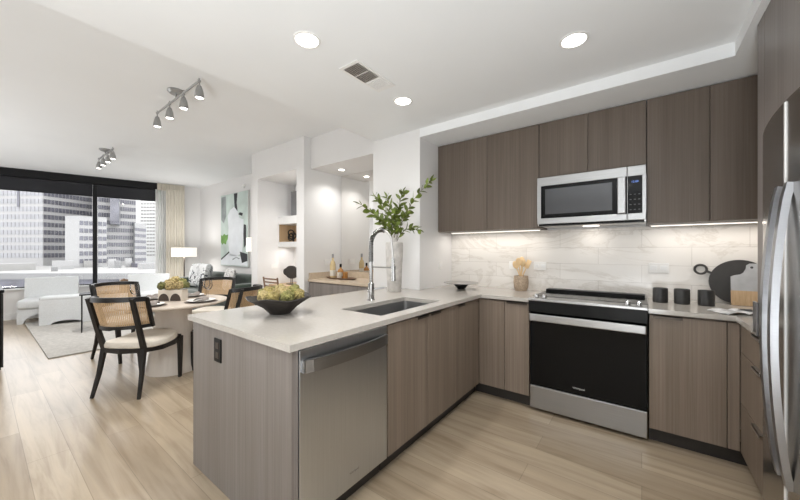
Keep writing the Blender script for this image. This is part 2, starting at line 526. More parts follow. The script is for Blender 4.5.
# added fill lights that brighten the ceilings, unseen behind and beside the viewpoint
area('fill_up_kitchen', (.0, -1.25, .45), .6, 122, (PI, 0, 0), 'DISK', col=(.91, .96, 1))
area('fill_up_living', (-6.3, -1.5, .35), .6, 42, (PI, 0, 0), 'DISK', col=(.97, .985, 1))
area('fill_up_window', (-8.0, -1.5, .35), .6, 24, (PI, 0, 0), 'DISK', col=(.96, .98, 1))

# ================================================================== SETTING
H, HK, HS = 2.87, 2.527, 2.444      # living ceiling, kitchen ceiling, soffit
YB = 3.36                            # back wall
XR = 1.09                            # right wall
YF = -2.6                            # wall behind the camera
OX, OY = -8.765, 3.36                # far corner; window wall runs from here
TX, TY = -0.2528, -0.9675
WROT = math.atan2(TY, TX)
SL = 6.2

struct('floor', box(-10.6, XR + .1, YF - .1, YB + .1, -0.1, 0.0), M['floor'])
struct('ceiling', box(-10.6, -2.385, YF - .1, YB + .1, H, H + .1), M['ceiling'])
struct('ceiling_kitchen', box(-2.385, XR + .1, YF - .1, YB + .1, HK, H + .1), M['ceiling'])
so = MB().box(-1.775, XR, 2.677, YB, HS, HK).box(.436, XR, YF, 2.677, HS, HK)
struct('ceiling_soffit', so, M['ceiling'])
struct('wall_back', box(-9.2, XR + .1, YB, YB + .1, 0, H), M['wall'])
struct('wall_right', box(XR, XR + .1, YF - .1, YB, 0, HK), M['wall'])
struct('wall_front', box(-10.6, XR + .1, YF - .1, YF, 0, H), M['wall'])
struct('wall_column', box(-2.40, -1.775, 2.68, YB, 0, HK), M['wall'])
nw = MB().box(-5.05, -4.867, 2.69, YB, 0, H).box(-3.84, -3.67, 2.69, YB, 0, H).box(-4.867, -3.84, 2.69, YB, HS, H)
struct('wall_niche', nw, M['wall'])
struct('ceiling_bar', box(-3.67, -2.40, 2.80, YB, HS, H), M['wall'])

def wallobj(o):
    o.location = (OX, OY, 0); o.rotation_euler = (0, 0, WROT); return o
ww = MB().box(-.1, .80, -.2, 0, 0, H).box(.80, SL, -.2, 0, 0, .56)
wallobj(struct('wall_window', ww, M['wall']))
wallobj(struct('trim_window_sill', box(.80, SL, -.19, .05, .56, .585, bev=.004), M['trimw']))
wallobj(struct('baseboard_window', box(0, SL, .0, .014, 0, .1), M['trimw']))
struct('baseboard_back', box(-8.75, -5.05, YB - .014, YB, 0, .1), M['trimw'])
struct('baseboard_niche', MB().box(-5.05, -4.867, 2.676, 2.69, 0, .1).box(-3.84, -3.67, 2.676, 2.69, 0, .1), M['trimw'])
# windows: black frames with header, mullions, glass
wf = MB().box(.80, .845, -.12, -.04, .585, 2.72).box(.845, 1.875, -.12, -.04, .585, .605).box(.80, 1.91, -.12, .06, 2.72, H)
w1 = wallobj(struct('window_1', wf, M['bmetal']))
g = box(.845, 1.875, -.085, -.075, .605, 2.72).build('window_pane', M['pane'], w1)
wf = MB().box(1.875, 1.945, -.12, -.02, .585, 2.72).box(1.945, 4.45, -.12, -.04, .585, .605).box(4.45, 4.5, -.12, -.03, .585, 2.72)
wf.box(4.5, SL, -.12, -.04, .585, .625).box(1.91, SL, -.12, .06, 2.72, H)
w2 = wallobj(struct('window_2', wf, M['bmetal']))
MB().box(1.945, 4.45, -.085, -.075, .605, 2.72).build('window_pane', M['pane'], w2)
MB().box(4.5, SL, -.085, -.075, .625, 2.72).build('window_pane', M['pane'], w2)

def roller(s0, s1, label):
    t = thing('roller_blind', label, 'blind', (OX, OY, 0), WROT, 'dark roller blinds at the window')
    box(s0, s1, -.018, -.014, 2.475, 2.73).build('blind_cloth', M['blind'], t)
    box(s0, s1, -.024, -.008, 2.455, 2.475).build('hem_bar', M['bmetal'], t)
roller(.85, 1.874, 'dark mesh roller blind over the narrower right window pane beside the curtain')
roller(1.946, 4.449, 'wide dark mesh roller blind over the large left window pane')

# curtain and sheer
def wavy(s0, s1, n0, amp, waves, z0, z1):
    def fn(u, v):
        k = 1 - 0.35 * v
        return (s0 + (s1 - s0) * u, n0 + amp * k * math.sin(u * waves * 2 * PI) + .006 * math.sin(u * waves * 4.7 * PI + 1), z0 + (z1 - z0) * v)
    return fn
t = thing('curtain', 'cream floor-length curtain hanging at the right end of the window', 'curtain', (OX, OY, 0), WROT)
MB().solid(wavy(.34, .70, .16, .016, 6.5, .02, 2.74), 90, 10, (0, .004, 0)).build('drape', M['drape'], t, True)
MB().solid(wavy(.34, .86, .15, .02, 16, 2.70, 2.855), 120, 4, (0, .006, 0)).build('pleated_heading', M['drape'], t, True)
t = thing('sheer_curtain', 'white sheer curtain between the window glass and the cream curtain', 'curtain', (OX, OY, 0), WROT)
MB().solid(wavy(.585, .89, .085, .024, 5.5, .02, 2.72), 70, 8, (0, .003, 0)).build('sheer_cloth', M['sheer'], t, True)

# backsplash
struct('wall_backsplash', MB().box(-1.775, XR, YB - .012, YB, .914, 1.506), M['marble'])

# ================================================================== OUTSIDE
struct('ground_outside', box(-600, -40, -350, 500, -41, -40), M['asphalt'])
def cpoint(d, r, off=0):
    s, c = math.sin(.647), math.cos(.647)
    return Vector((c * r - s * d, s * r + c * d))
def facade(root, p0, p1, z0, z1, floors, glass, n, inset=.5, frac=.55, name='window_band', skip=None):
    """rows of panes along the facade from p0 to p1, one mesh per storey"""
    d = (p1 - p0); L = d.length; u = d / L; nrm = Vector((u.y, -u.x))
    if nrm.dot(p0) > 0: nrm = -nrm
    hz = (z1 - z0) / floors
    for k in range(floors):
        mb = MB(); zb = z0 + hz * (k + .22)
        for i in range(n):
            if skip and skip(i, k): continue
            a = p0 + u * (L * (i + .10) / n); b = p0 + u * (L * (i + .90) / n)
            q = [a + nrm * .15, b + nrm * .15, b - nrm * .2, a - nrm * .2]
            mb.prism([(v.x, v.y) for v in q], zb, zb + hz * frac)
        mb.build(name, glass, root)
def block(root, pts, z0, z1, mat, name='wall'):
    MB().prism([(p.x, p.y) for p in pts], z0, z1).build(name, mat, root)
# tower at left with two faces
t = thing('building', 'pale office tower with banded windows seen through the left window pane', 'building', (0, 0, 0), 0, 'office buildings outside')
A0, A1, A2 = cpoint(150, -215), cpoint(150, -167.3), cpoint(170, -163.5)
block(t, [A0, A1, A2, cpoint(215, -206), cpoint(215, -260)], -40, 46, M['tower'])
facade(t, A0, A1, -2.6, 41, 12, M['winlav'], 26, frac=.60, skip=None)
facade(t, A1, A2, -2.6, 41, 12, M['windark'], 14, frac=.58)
mb = MB(); a = cpoint(149.7, -179.2); b_ = cpoint(149.7, -178.2)
mb.prism([(a.x, a.y), (b_.x, b_.y), (b_.x - .5, b_.y + .3), (a.x - .5, a.y + .3)], 22, 44).build('dark_strip', M['windark'], t)
# lower block standing before the tower
t = thing('building', 'lower pale office block with dark square windows in front of the tower', 'building', (0, 0, 0), 0, 'office buildings outside')
B0, B1, B2 = cpoint(122, -127.7), cpoint(122, -122.4), cpoint(129, -118.2)
block(t, [B0, B1, B2, cpoint(138, -128), cpoint(132, -136)], -40, 14.8, M['towerpale'])
facade(t, B1, B2, -4.0, 13.6, 6, M['windark'], 6, frac=.55)
# building right of the mullion
t = thing('building', 'stepped office building with rows of dark windows seen through the right pane', 'building', (0, 0, 0), 0, 'office buildings outside')
C0, C1, C2 = cpoint(140, -134), cpoint(152, -125.5), cpoint(156, -123.5)
block(t, [C0, C1, cpoint(185, -150), cpoint(172, -165)], -40, 40, M['tower'])
facade(t, C0, C1, -4, 39, 13, M['windark'], 18, frac=.55)
D0, D1 = cpoint(150, -123.2), cpoint(158, -124.9)
block(t, [cpoint(149, -123.5), cpoint(157, -124.6), cpoint(176, -140), cpoint(165, -142)], -40, 14.5, M['towerpale'])
facade(t, cpoint(149, -123.5), cpoint(157, -124.6), -4, 13, 6, M['windark'], 7, frac=.5)
a, b_ = cpoint(139, -126), cpoint(139, -122)
block(t, [a, b_, cpoint(150, -131), cpoint(150, -136)], 13, 45, M['winmid'], 'glass_shaft')
# far pale tower
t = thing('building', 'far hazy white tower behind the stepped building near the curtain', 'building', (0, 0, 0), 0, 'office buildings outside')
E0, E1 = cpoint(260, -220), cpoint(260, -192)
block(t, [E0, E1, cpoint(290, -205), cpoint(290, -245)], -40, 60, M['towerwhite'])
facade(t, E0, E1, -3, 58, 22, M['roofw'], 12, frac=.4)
# white roofs just below eye level
t = thing('roof_terrace', 'broad white flat roof below the towers outside the window', 'roof', (0, 0, 0))
block(t, [cpoint(86, -125), cpoint(86, -40), cpoint(138, -80), cpoint(138, -200)], -6.0, -5.0, M['roofw'], 'roof_deck')
block(t, [cpoint(85, -126), cpoint(85, -38), cpoint(86, -38), cpoint(86, -126)], -6.2, -4.6, M['parapet'], 'parapet')
block(t, [cpoint(85.5, -126), cpoint(85.5, -38), cpoint(100, -50), cpoint(100, -140)], -40, -6, M['windark'], 'lower_wall')
for i, (d, r, w, hh, m_) in enumerate(((105, -129, 12, 2.2, 'roofw'), (112, -118, 5, 3.0, 'towerpale'), (125, -121, 4, 2.6, 'roofw'), (120, -108, 2.2, 3.4, 'towerpale'),
                                      (118, -104, 1.8, 2.8, 'parapet'), (126, -107, 2.0, 3.6, 'towerpale'), (100, -108, 1.4, 1.3, 'parapet'), (128, -101, 9, 1.6, 'windark'), (115, -90, 6, 2.0, 'towerpale'))):
    a = cpoint(d, r)
    mb = MB().box(a.x - w * .3, a.x + w * .3, a.y - w * .5, a.y + w * .5, -5.0, -5.0 + hh)
    where = ['long white', 'wide pale', 'square white', 'tall slim pale', 'small grey', 'slim pale rear', 'small grey front', 'long dark', 'wide pale right'][i]
    tag(mb.build('roof_unit', M[m_]), where + ' rooftop plant box on the flat white roof outside', 'roof unit', 'rooftop boxes')

# ================================================================== KITCHEN BASE RUN
XF = -1.176       # cabinet faces of the peninsula
YFc = 2.748       # cabinet faces of the back run
ZC0, ZC1 = .884, .914
FLOOR = 0.0
# worktops
mb = MB()
px0, px1, py0 = -2.2, -1.151, .773
sx0, sx1, sy0, sy1 = -1.60, -1.245, 1.46, 2.18
outer = [(px0, py0), (px1, py0), (px1, 2.723), (-.738, 2.723), (-.738, YB - .012), (-1.775, YB - .012), (-1.775, 2.68), (px0, 2.68)]
# strips around the sink opening
mb.box(px0, px1, py0, sy0, ZC0, ZC1).box(px0, sx0, sy0, sy1, ZC0, ZC1).box(sx1, px1, sy0, sy1, ZC0, ZC1).box(px0, px1, sy1, 2.68, ZC0, ZC1)
mb.box(-1.775, px1, 2.68, YB - .012, ZC0, ZC1).box(px1, -.738, 2.723, YB - .012, ZC0, ZC1)
tag(mb.build('worktop', M['quartz']), 'beige quartz worktop of the peninsula running round to the back wall', 'worktop')
mb = MB().box(.036, XR, 2.723, YB - .012, ZC0, ZC1).box(.447, XR, 2.385, 2.723, ZC0, ZC1)
tag(mb.build('worktop', M['quartz']), 'beige quartz worktop right of the stove turning towards the fridge', 'worktop')

# end panel of the peninsula
t = thing('end_panel', 'grey wood-grain panel closing the near end and rear of the peninsula', 'cabinet panel', (-2.18, .815, 0))
MB().box(-2.19, XF, .80, .831, 0, ZC0).build('side_panel', M['lamg'], t, local=False)
MB().box(-2.19, -2.17, .831, 2.675, 0, ZC0).build('rear_panel', M['lamg'], t, local=False)
t = thing('power_outlet', 'black outlet plate on the near end panel of the peninsula', 'outlet', (-1.852, .80, .758))
MB().box(-.040, .040, -.007, 0, -.064, .064, bev=.002).build('cover_plate', M['black'], t)
for dz in (-.026, .026):
    MB().box(-.019, .019, -.009, -.006, dz - .017, dz + .017, bev=.002).build('socket', M['bronze'], t)

# dishwasher
t = thing('dishwasher', 'stainless steel dishwasher with bowed handle in the peninsula', 'dishwasher', (-1.5, 1.13, 0))
MB().box(-1.75, -1.2, .838, 1.43, .10, .878).build('tub', M['kick'], t, local=False)
MB().box(-1.2, XF + .002, .836, 1.430, .104, .872, bev=.004).build('door', M['steelv'], t, local=False)
pts = []
for i in range(17):
    u = i / 16; y = .858 + .55 * u
    pts.append((XF + .012 + .030 * math.sin(PI * u) ** .6, y, .800))
h = MB().tube(pts, 1.0, flat=(.016, .056))
h.box(XF, XF + .02, .85, .87, .773, .827).box(XF, XF + .02, 1.396, 1.416, .773, .827)
h.build('handle', M['steel'], t, smooth=False, local=False)
MB().box(-1.72, -1.236, .836, 1.43, 0, .10).build('toe_kick', M['kick'], t, local=False)
text('logo', 'Whirlpool', .016, (XF + .0035 + 1.5, 1.165 - 1.13, .178), (PI / 2, 0, PI / 2), M['logodim'], t)

def pull(parent, p, axis, L):
    """edge pull: a thin folded tab hooked over the door's top edge"""
    x, y, z = p
    if axis == 'y':
        mb = MB().box(x - .012, x + .016, y - L / 2, y + L / 2, z, z + .003).box(x + .013, x + .016, y - L / 2, y + L / 2, z - .014, z + .003)
    elif axis == 'x':
        mb = MB().box(x - L / 2, x + L / 2, y - .016, y + .012, z, z + .003).box(x - L / 2, x + L / 2, y - .016, y - .013, z - .014, z + .003)
    else:
        mb = MB().box(x - .016, x + .012, y - L / 2, y + L / 2, z, z + .003).box(x - .016, x - .013, y - L / 2, y + L / 2, z - .014, z + .003)
    mb.build('edge_pull', M['bronze'], parent, local=False)

DZ1 = .868
# sink base
t = thing('base_cabinet', 'two-door wood-grain base cabinet under the sink next to the dishwasher', 'cabinet', (-1.5, 1.86, 0), 0, 'wood-grain base cabinets')
MB().box(-2.165, -1.2, 1.44, 2.285, .10, .66).box(-1.24, -1.2, 1.44, 2.285, .66, .87).box(-2.165, -1.66, 1.44, 2.285, .66, .87).build('carcass', M['lam'], t, local=False)
for a, b_, hy in ((1.443, 1.874, 1.80), (1.878, 2.290, 1.965)):
    d = MB().box(-1.199, XF, a, b_, .104, DZ1, bev=.0015).build('door', M['lam'], t, local=False)
    pull(t, (XF, hy - .0, DZ1), 'y', .13)
MB().box(-1.9, -1.236, 1.44, 2.29, 0, .10).build('toe_kick', M['kick'], t, local=False)
# corner cabinet of the peninsula
t = thing('base_cabinet', 'single-door base cabinet in the inner corner where the peninsula meets the back run', 'cabinet', (-1.5, 2.5, 0), 0, 'wood-grain base cabinets')
MB().box(-1.77, -1.2, 2.294, 2.675, .10, ZC0).box(-1.77, -1.2, 2.675, YB - .02, .10, ZC0).build('carcass', M['lam'], t, local=False)
MB().box(-1.199, XF, 2.294, 2.742, .104, DZ1, bev=.0015).build('door', M['lam'], t, local=False)
pull(t, (XF, 2.37, DZ1), 'y', .11)
MB().box(-1.7, -1.236, 2.294, 2.80, 0, .10).build('toe_kick', M['kick'], t, local=False)
# back run left of the stove
t = thing('base_cabinet', 'narrow base cabinet with filler panel just left of the stove', 'cabinet', (-.95, 3.0, 0), 0, 'wood-grain base cabinets')
MB().box(-1.198, -.742, 2.775, YB - .02, .10, ZC0).build('carcass', M['lam'], t, local=False)
MB().box(XF + .002, -.948, YFc, 2.775, .104, DZ1, bev=.0015).build('filler_panel', M['lam'], t, local=False)
MB().box(-.944, -.742, YFc, 2.775, .104, DZ1, bev=.0015).build('door', M['lam'], t, local=False)
pull(t, (-.838, YFc, DZ1), 'x', .17)
MB().box(-1.234, -.742, 2.81, 2.9, 0, .10).build('toe_kick', M['kick'], t, local=False)
# back run right of the stove
t = thing('base_cabinet', 'wide single-door base cabinet just right of the stove', 'cabinet', (.25, 3.0, 0), 0, 'wood-grain base cabinets')
MB().box(.040, .46, 2.775, YB - .02, .10, ZC0).build('carcass', M['lam'], t, local=False)
MB().box(.040, .412, YFc, 2.775, .104, DZ1, bev=.0015).build('door', M['lam'], t, local=False)
MB().box(.416, .468, YFc, 2.775, .104, DZ1, bev=.0015).build('filler_panel', M['lam'], t, local=False)
pull(t, (.135, YFc, DZ1), 'x', .15)
MB().box(.040, .52, 2.81, 2.9, 0, .10).build('toe_kick', M['kick'], t, local=False)
# drawers towards the fridge
t = thing('drawer_cabinet', 'wood-grain drawer cabinet beside the fridge with three drawer fronts', 'cabinet', (.78, 2.5, 0))
MB().box(.495, XR - .002, 2.27, 2.72, .10, ZC0).build('carcass', M['lam'], t, local=False)
for a, b_ in ((.104, .40), (.404, .70), (.704, DZ1)):
    d = MB().box(.470, .495, 2.27, 2.744, a, b_, bev=.0015).build('drawer', M['lam'], t, local=False)
    mb = MB().box(.455, .482, 2.30, 2.44, b_, b_ + .003).box(.455, .458, 2.30, 2.44, b_ - .014, b_ + .003)
    mb.build('edge_pull', M['satin'], t, local=False)
MB().box(.53, .62, 2.27, 2.80, 0, .10).build('toe_kick', M['kick'], t, local=False)

# sink
t = thing('sink', 'undermount stainless steel sink set in the peninsula worktop', 'sink', ((sx0 + sx1) / 2, (sy0 + sy1) / 2, .69))
mb = MB(); e = .006
def sink_rings():
    prof = [(0.004, .883 - .69), (0.004, .72 - .69), (-.03, .70 - .69), (-.10, .695 - .69)]
    return prof
hx, hy = (sx1 - sx0) / 2 - .003, (sy1 - sy0) / 2 - .003
def rrect(ox, oy, r, z):
    p = []
    for cx, cy, a0 in ((ox - r, oy - r, 0), (-ox + r, oy - r, 90), (-ox + r, -oy + r, 180), (ox - r, -oy + r, 270)):
        for k in range(5):
            an = math.radians(a0 + 22.5 * k)
            p.append((cx + r * math.cos(an), cy + r * math.sin(an), z))
    return p
def loft(mb, rings, caps=(True, True)):
    R = [[mb.bm.verts.new(v) for v in r] for r in rings]
    n = len(R[0])
    for a, b_ in zip(R, R[1:]):
        for k in range(n):
            mb.bm.faces.new((a[k], a[(k + 1) % n], b_[(k + 1) % n], b_[k]))
    if caps[0]: mb.bm.faces.new(R[0][::-1])
    if caps[1]: mb.bm.faces.new(R[-1])
    return mb
loft(mb, [rrect(hx + .012, hy + .012, .03, .193), rrect(hx + .012, hy + .012, .03, -.006), rrect(hx - .07, hy - .07, .03, -.012)], (False, True))
loft(mb, [rrect(hx + .012, hy + .012, .03, .193), rrect(hx, hy, .03, .193), rrect(hx - .006, hy - .006, .03, .03), rrect(hx - .035, hy - .035, .03, .004), rrect(.05, .05, .03, 0.0)], (False, True))
mb.build('basin', M['steel'], t, True)
MB().lathe([(.0, .004), (.038, .004), (.042, .001), (.042, .0)], (0, 0, .001), 20, cap=False).build('drain', M['chrome'], t, True)

# faucet: sprung pull-down
fx, fy = -1.705, 1.878
t = thing('faucet', 'tall chrome pull-down faucet with sprung neck behind the sink', 'faucet', (fx, fy, ZC1))
MB().lathe([(.032, 0), (.032, .006), (.027, .010), (.025, .13), (.020, .135), (.014, .14), (.014, .30)], seg=24).build('base', M['chrome'], t, True)
arc = [(0, 0, .30), (0, 0, .44)] + [(.105 - .105 * math.cos(a), 0, .44 + .11 * math.sin(a)) for a in [PI * k / 14 for k in range(1, 14)]] + [(.212, 0, .42), (.222, 0, .33)]
MB().tube(arc, .0085, 10).build('hose', M['satin'], t, True)
coil = []
tot = 26 * 10
L1 = arc[:16]
def arcpt(s):
    n = len(arc) - 2
    x = s * n; i = min(int(x), n - 1); f_ = x - i
    a, b_ = Vector(arc[i]), Vector(arc[i + 1]); return a.lerp(b_, f_), (b_ - a).normalized()
# arc-length resample
seglen = [0]
for a, b_ in zip(arc, arc[1:]): seglen.append(seglen[-1] + (Vector(b_) - Vector(a)).length)
def at_len(d):
    for i in range(len(arc) - 1):
        if d <= seglen[i + 1]:
            f_ = (d - seglen[i]) / (seglen[i + 1] - seglen[i]); a, b_ = Vector(arc[i]), Vector(arc[i + 1])
            return a.lerp(b_, f_), (b_ - a).normalized()
    return Vector(arc[-1]), Vector((0, 0, -1))
turns, Lc = 38, .34
for k in range(turns * 8 + 1):
    d = Lc * k / (turns * 8); p, tg = at_len(d)
    sd = Vector((0, 1, 0)); bn = tg.cross(sd).normalized(); an = 2 * PI * k / 8
    coil.append(p + (sd * math.cos(an) + bn * math.sin(an)) * .0165)
MB().tube(coil, .0034, 5).build('spring', M['spring'], t, True)
MB().tube([(.222, 0, .335), (.224, 0, .28), (.226, 0, .20), (.226, 0, .165)], [.010, .013, .016, .018], 14).build('spray_head', M['chrome'], t, True)
MB().tube([(0, 0, .262), (.12, 0, .262), (.214, 0, .262)], .006, 8).lathe([(.0165, -.012), (.021, -.012), (.021, .012), (.0165, .012)], (.224, 0, .262), 16).build('docking_arm', M['chrome'], t, True)
MB().tube([(.015, .012, .085), (.042, .032, .09), (.085, .064, .098)], [.012, .008, .007], 10).build('lever', M['chrome'], t, True)

# ------------------------------------------------------------------ range
RX0, RX1, RYF = -.733, .031, 2.738
t = thing('range', 'slide-in electric range with black oven door and steel drawer', 'stove', (-.351, 3.05, 0))
MB().box(RX0, RX1, 2.772, YB - .015, .03, .905).build('body', M['black'], t, local=False)
MB().box(RX0 + .02, RX1 - .02, 2.80, YB - .03, 0, .03).build('feet_plinth', M['kick'], t, local=False)
dw = MB().box(RX0, RX1, RYF, 2.772, .028, .208, bev=.004).build('drawer', M['steel'], t, local=False)
dr = MB().box(RX0 + .002, RX1 - .002, RYF, 2.772, .213, .805, bev=.004).build('oven_door', M['bglass'], t, local=False)
MB().box(RX0 + .12, RX1 - .12, RYF - .0012, RYF, .32, .62).build('oven_window', M['bglass'], dr, local=False)
hb = MB().box(RX0 + .006, RX1 - .006, RYF - .052, RYF - .030, .742, .800, bev=.006)
hb.box(RX0 + .012, RX0 + .045, RYF - .032, RYF, .752, .790).box(RX1 - .045, RX1 - .012, RYF - .032, RYF, .752, .790)
hb.build('handle', M['steel'], t, local=False)
MB().prism([(RX0, 2.70), (RX1, 2.70), (RX1, 2.79), (RX0, 2.79)], .815, .902).build('control_panel', M['black'], t, local=False)
MB().box(RX0 - .004, RX1 + .004, 2.694, 2.85, .902, .922, bev=.004).build('control_top', M['steel'], t, local=False)
MB().box(RX0 - .004, RX1 + .004, 2.85, 3.24, .912, .924, bev=.002).build('cooktop', M['bglass'], t, local=False)
MB().box(RX0 + .01, RX1 - .01, 3.24, YB - .014, .90, .946, bev=.006).build('rear_vent', M['black'], t, local=False)
for kx in (RX0 + .045, RX0 + .105, RX1 - .11, RX1 - .045):
    k_ = MB().lathe([(.021, 0), (.021, .004), (.017, .006), (.015, .026), (.0, .027)], (kx + .351, 2.765 - 3.05, .922), 18).build('knob', M['chrome'], t, True)
    MB().box(kx - .003, kx + .003, 2.748, 2.782, .944, .952).build('grip', M['chrome'], k_, local=False)
for ch in bpy.data.objects:
    if ch.name.startswith('grip'):
        ch.location = -Vector(t.location)
    if ch.name.startswith('oven_window'):
        ch.location = -Vector(t.location)
for bx, by, r in ((RX0 + .2, 2.95, .085), (RX0 + .2, 3.14, .07), (RX1 - .2, 2.95, .10), (RX1 - .2, 3.14, .07)):
    MB().lathe([(r - .004, 0), (r, 0), (r, .0006), (r - .004, .0006), (r - .004, 0)], (bx + .351, by - 3.05, .924), 36, cap=False).build('burner_ring', M['cream_ring'], t)
text('logo', 'Whirlpool', .019, (-.380 + .351, RYF - .001 - 3.05, .262), (PI / 2, 0, 0), M['logo'], t)

# ------------------------------------------------------------------ microwave
MX0, MX1, MYF, MZ0, MZ1 = -.730, .026, 2.958, 1.522, 1.938
t = thing('microwave', 'stainless over-the-range microwave with black window and keypad', 'microwave', ((MX0 + MX1) / 2, 3.15, MZ0))
MB().box(MX0, MX1, MYF + .03, YB - .015, MZ0, MZ1).build('body', M['satin'], t, local=False)
xd = -.088
d_ = MB()
d_.box(MX0, xd, MYF, MYF + .03, MZ1 - .075, MZ1, bev=.003).box(MX0, xd, MYF, MYF + .03, MZ0 + .012, MZ0 + .062, bev=.003)
d_.box(MX0, MX0 + .03, MYF, MYF + .03, MZ0 + .06, MZ1 - .07)
d_.build('door', M['steel'], t, local=False)
MB().box(MX0 + .03, xd, MYF + .004, MYF + .03, MZ0 + .062, MZ1 - .075).build('door_frame', M['bglass'], t, local=False)
MB().box(MX0 + .065, xd - .095, MYF + .001, MYF + .006, MZ0 + .095, MZ1 - .105).build('door_window', M['mwglass'], t, local=False)
MB().box(xd - .060, xd - .006, MYF - .034, MYF - .016, MZ0 + .062, MZ1 - .078, bev=.006).box(xd - .048, xd - .018, MYF - .02, MYF + .006, MZ0 + .08, MZ0 + .11).box(xd - .048, xd - .018, MYF - .02, MYF + .006, MZ1 - .125, MZ1 - .095).build('handle', M['steel'], t, local=False)
c_ = MB()
c_.box(xd + .003, MX1, MYF, MYF + .03, MZ1 - .075, MZ1, bev=.003).box(xd + .003, MX1, MYF, MYF + .03, MZ0 + .012, MZ0 + .062, bev=.003).box(MX1 - .022, MX1, MYF, MYF + .03, MZ0 + .06, MZ1 - .07)
c_.build('control_frame', M['steel'], t, local=False)
cp = MB().box(xd + .003, MX1 - .022, MYF + .002, MYF + .03, MZ0 + .062, MZ1 - .075).build('control_panel', M['bglass'], t, local=False)
mx, mz = (xd + MX1 - .02) / 2, MZ1 - .118
text('display', '12:00', .020, (mx - (MX0 + MX1) / 2, MYF + .0012 - 3.15, mz - MZ0), (PI / 2, 0, 0), M['blue'], cp)
for i in range(4):
    for j in range(3):
        kx, kz = mx - .026 + .026 * j, MZ0 + .09 + .038 * i
        MB().box(kx - .006, kx + .006, MYF + .0008, MYF + .003, kz - .003, kz + .003).build('key', M['key'], cp, local=False).location = -Vector(t.location)
MB().box(MX0 + .01, MX1 - .01, MYF + .012, MYF + .1, MZ0 - .004, MZ0 + .012).build('bottom_vent', M['black'], t, local=False)

# ------------------------------------------------------------------ upper cabinets
UY, UZ0, UZ1 = 3.03, 1.508, HS - .002
def upper(label, x0, x1, z0, splits):
    t = thing('wall_cabinet', label, 'cabinet', ((x0 + x1) / 2, 3.2, z0), 0, 'dark wood-grain wall cabinets')
    MB().box(x0 + .001, x1 - .001, UY + .024, YB - .013, z0, UZ1).build('carcass', M['lamu'], t, local=False)
    xs = [x0] + splits + [x1]
    for a, b_ in zip(xs, xs[1:]):
        MB().box(a + .002, b_ - .002, UY, UY + .022, z0 + .001, UZ1 - .006, bev=.0015).build('door', M['lamu'], t, local=False)
upper('dark two-door wall cabinet left of the microwave above the corner', -1.772, -.733, UZ0, [-1.216])
upper('short dark two-door wall cabinet directly above the microwave', -.731, .027, MZ1 + .003, [-.353])
upper('dark two-door wall cabinet right of the microwave beside the fridge', .029, XR - .002, UZ0, [.373])
def led(label, x0, x1):
    t = thing('light_strip', label, 'light', ((x0 + x1) / 2, 3.20, UZ0), 0, 'under-cabinet light strips')
    MB().box(x0, x1, 3.185, 3.215, UZ0 - .010, UZ0 - .001).build('housing', M['white'], t, local=False)
    MB().box(x0 + .01, x1 - .01, 3.19, 3.21, UZ0 - .013, UZ0 - .010).build('diffuser', M['led'], t, local=False)
    area('strip_light', (0, 0, -.018), x1 - x0 - .02, 2.1 * (x1 - x0), (0, 0, 0), 'RECTANGLE', .025, (1, .94, .87), parent=t)
led('light strip under the left wall cabinet shining on the marble', -1.70, -.76)
led('light strip under the right wall cabinet shining on the marble', .05, 1.04)
t = thing('light_strip', 'small lamp under the microwave above the stove', 'light', (-.35, 3.2, MZ0 - .004), 0, 'under-cabinet light strips')
MB().box(-.06, .06, -.02, .02, -.004, 0).build('diffuser', M['led'], t)
area('hood_lamp', (0, 0, -.01), .12, .5, (0, 0, 0), 'RECTANGLE', .04, (1, .94, .87), parent=t)

# ------------------------------------------------------------------ tall fridge housing and fridge
t = thing('tall_cabinet', 'tall grey wood-grain filler and cabinet above the fridge', 'cabinet', (.78, 1.85, 0))
MB().box(.467, XR - .002, 2.262, 2.268, 0, HS - .002).box(.467, .485, 2.268, 2.378, ZC1 + .001, HS - .002).box(.485, XR - .002, 2.268, 2.378, 1.3, HS - .002).build('filler_panel', M['lamg'], t, local=False)
MB().box(.49, XR - .002, 1.28, 2.262, 1.872, HS - .002).build('carcass', M['lamg'], t, local=False)
for a, b_ in ((1.82, 2.26), (1.282, 1.816)):
    MB().box(.467, .489, a, b_, 1.872, HS - .004, bev=.0015).build('door', M['lamg'], t, local=False)
MB().box(.467, XR - .002, 1.24, 1.262, 0, HS - .002).build('side_panel', M['lamg'], t, local=False)

FY0, FY1, FYM = 1.285, 2.235, 1.765
t = thing('refrigerator', 'tall stainless two-door refrigerator with long bowed handles', 'refrigerator', (.75, 1.76, 0))
MB().box(.53, XR - .03, FY0 + .005, FY1 - .005, .03, 1.84).build('cabinet', M['black'], t, local=False)
def fx_(y):
    u = (y - FYM) / ((FY1 - FY0) / 2)
    return .416 + .040 * u * u
def door_mb(y0, y1, z0, z1, n=14):
    mb = MB(); poly = [(fx_(y0 + (y1 - y0) * i / n), y0 + (y1 - y0) * i / n) for i in range(n + 1)]
    poly += [(.525, y1), (.525, y0)]
    mb.prism(poly, z0, z1); return mb
d_far = door_mb(FYM + .006, FY1, .07, 1.846).build('door', M['darksteel'], t, True, local=False)
d_near = door_mb(FY0, FYM - .006, .07, 1.846).build('door', M['darksteel'], t, True, local=False)
MB().box(.4125, .52, FYM - .006, FYM + .006, .07, 1.84).build('door_edge_trim', M['trimw'], t, local=False)
MB().box(.46, .53, FY0 + .02, FY1 - .02, .0, .065).build('base_grille', M['black'], t, local=False)
def bow(y):
    pts = []
    for i in range(21):
        u = i / 20
        pts.append((.413 - .040 * math.sin(PI * u) ** .75, y, .47 + 1.07 * u))
    return pts
for y, par in ((FYM + .048, d_far), (FYM - .052, d_near)):
    h = MB().tube(bow(y), 1.0, flat=(.034, .020)).build('handle', M['handle'], par, False)
    h.location = -Vector(t.location)
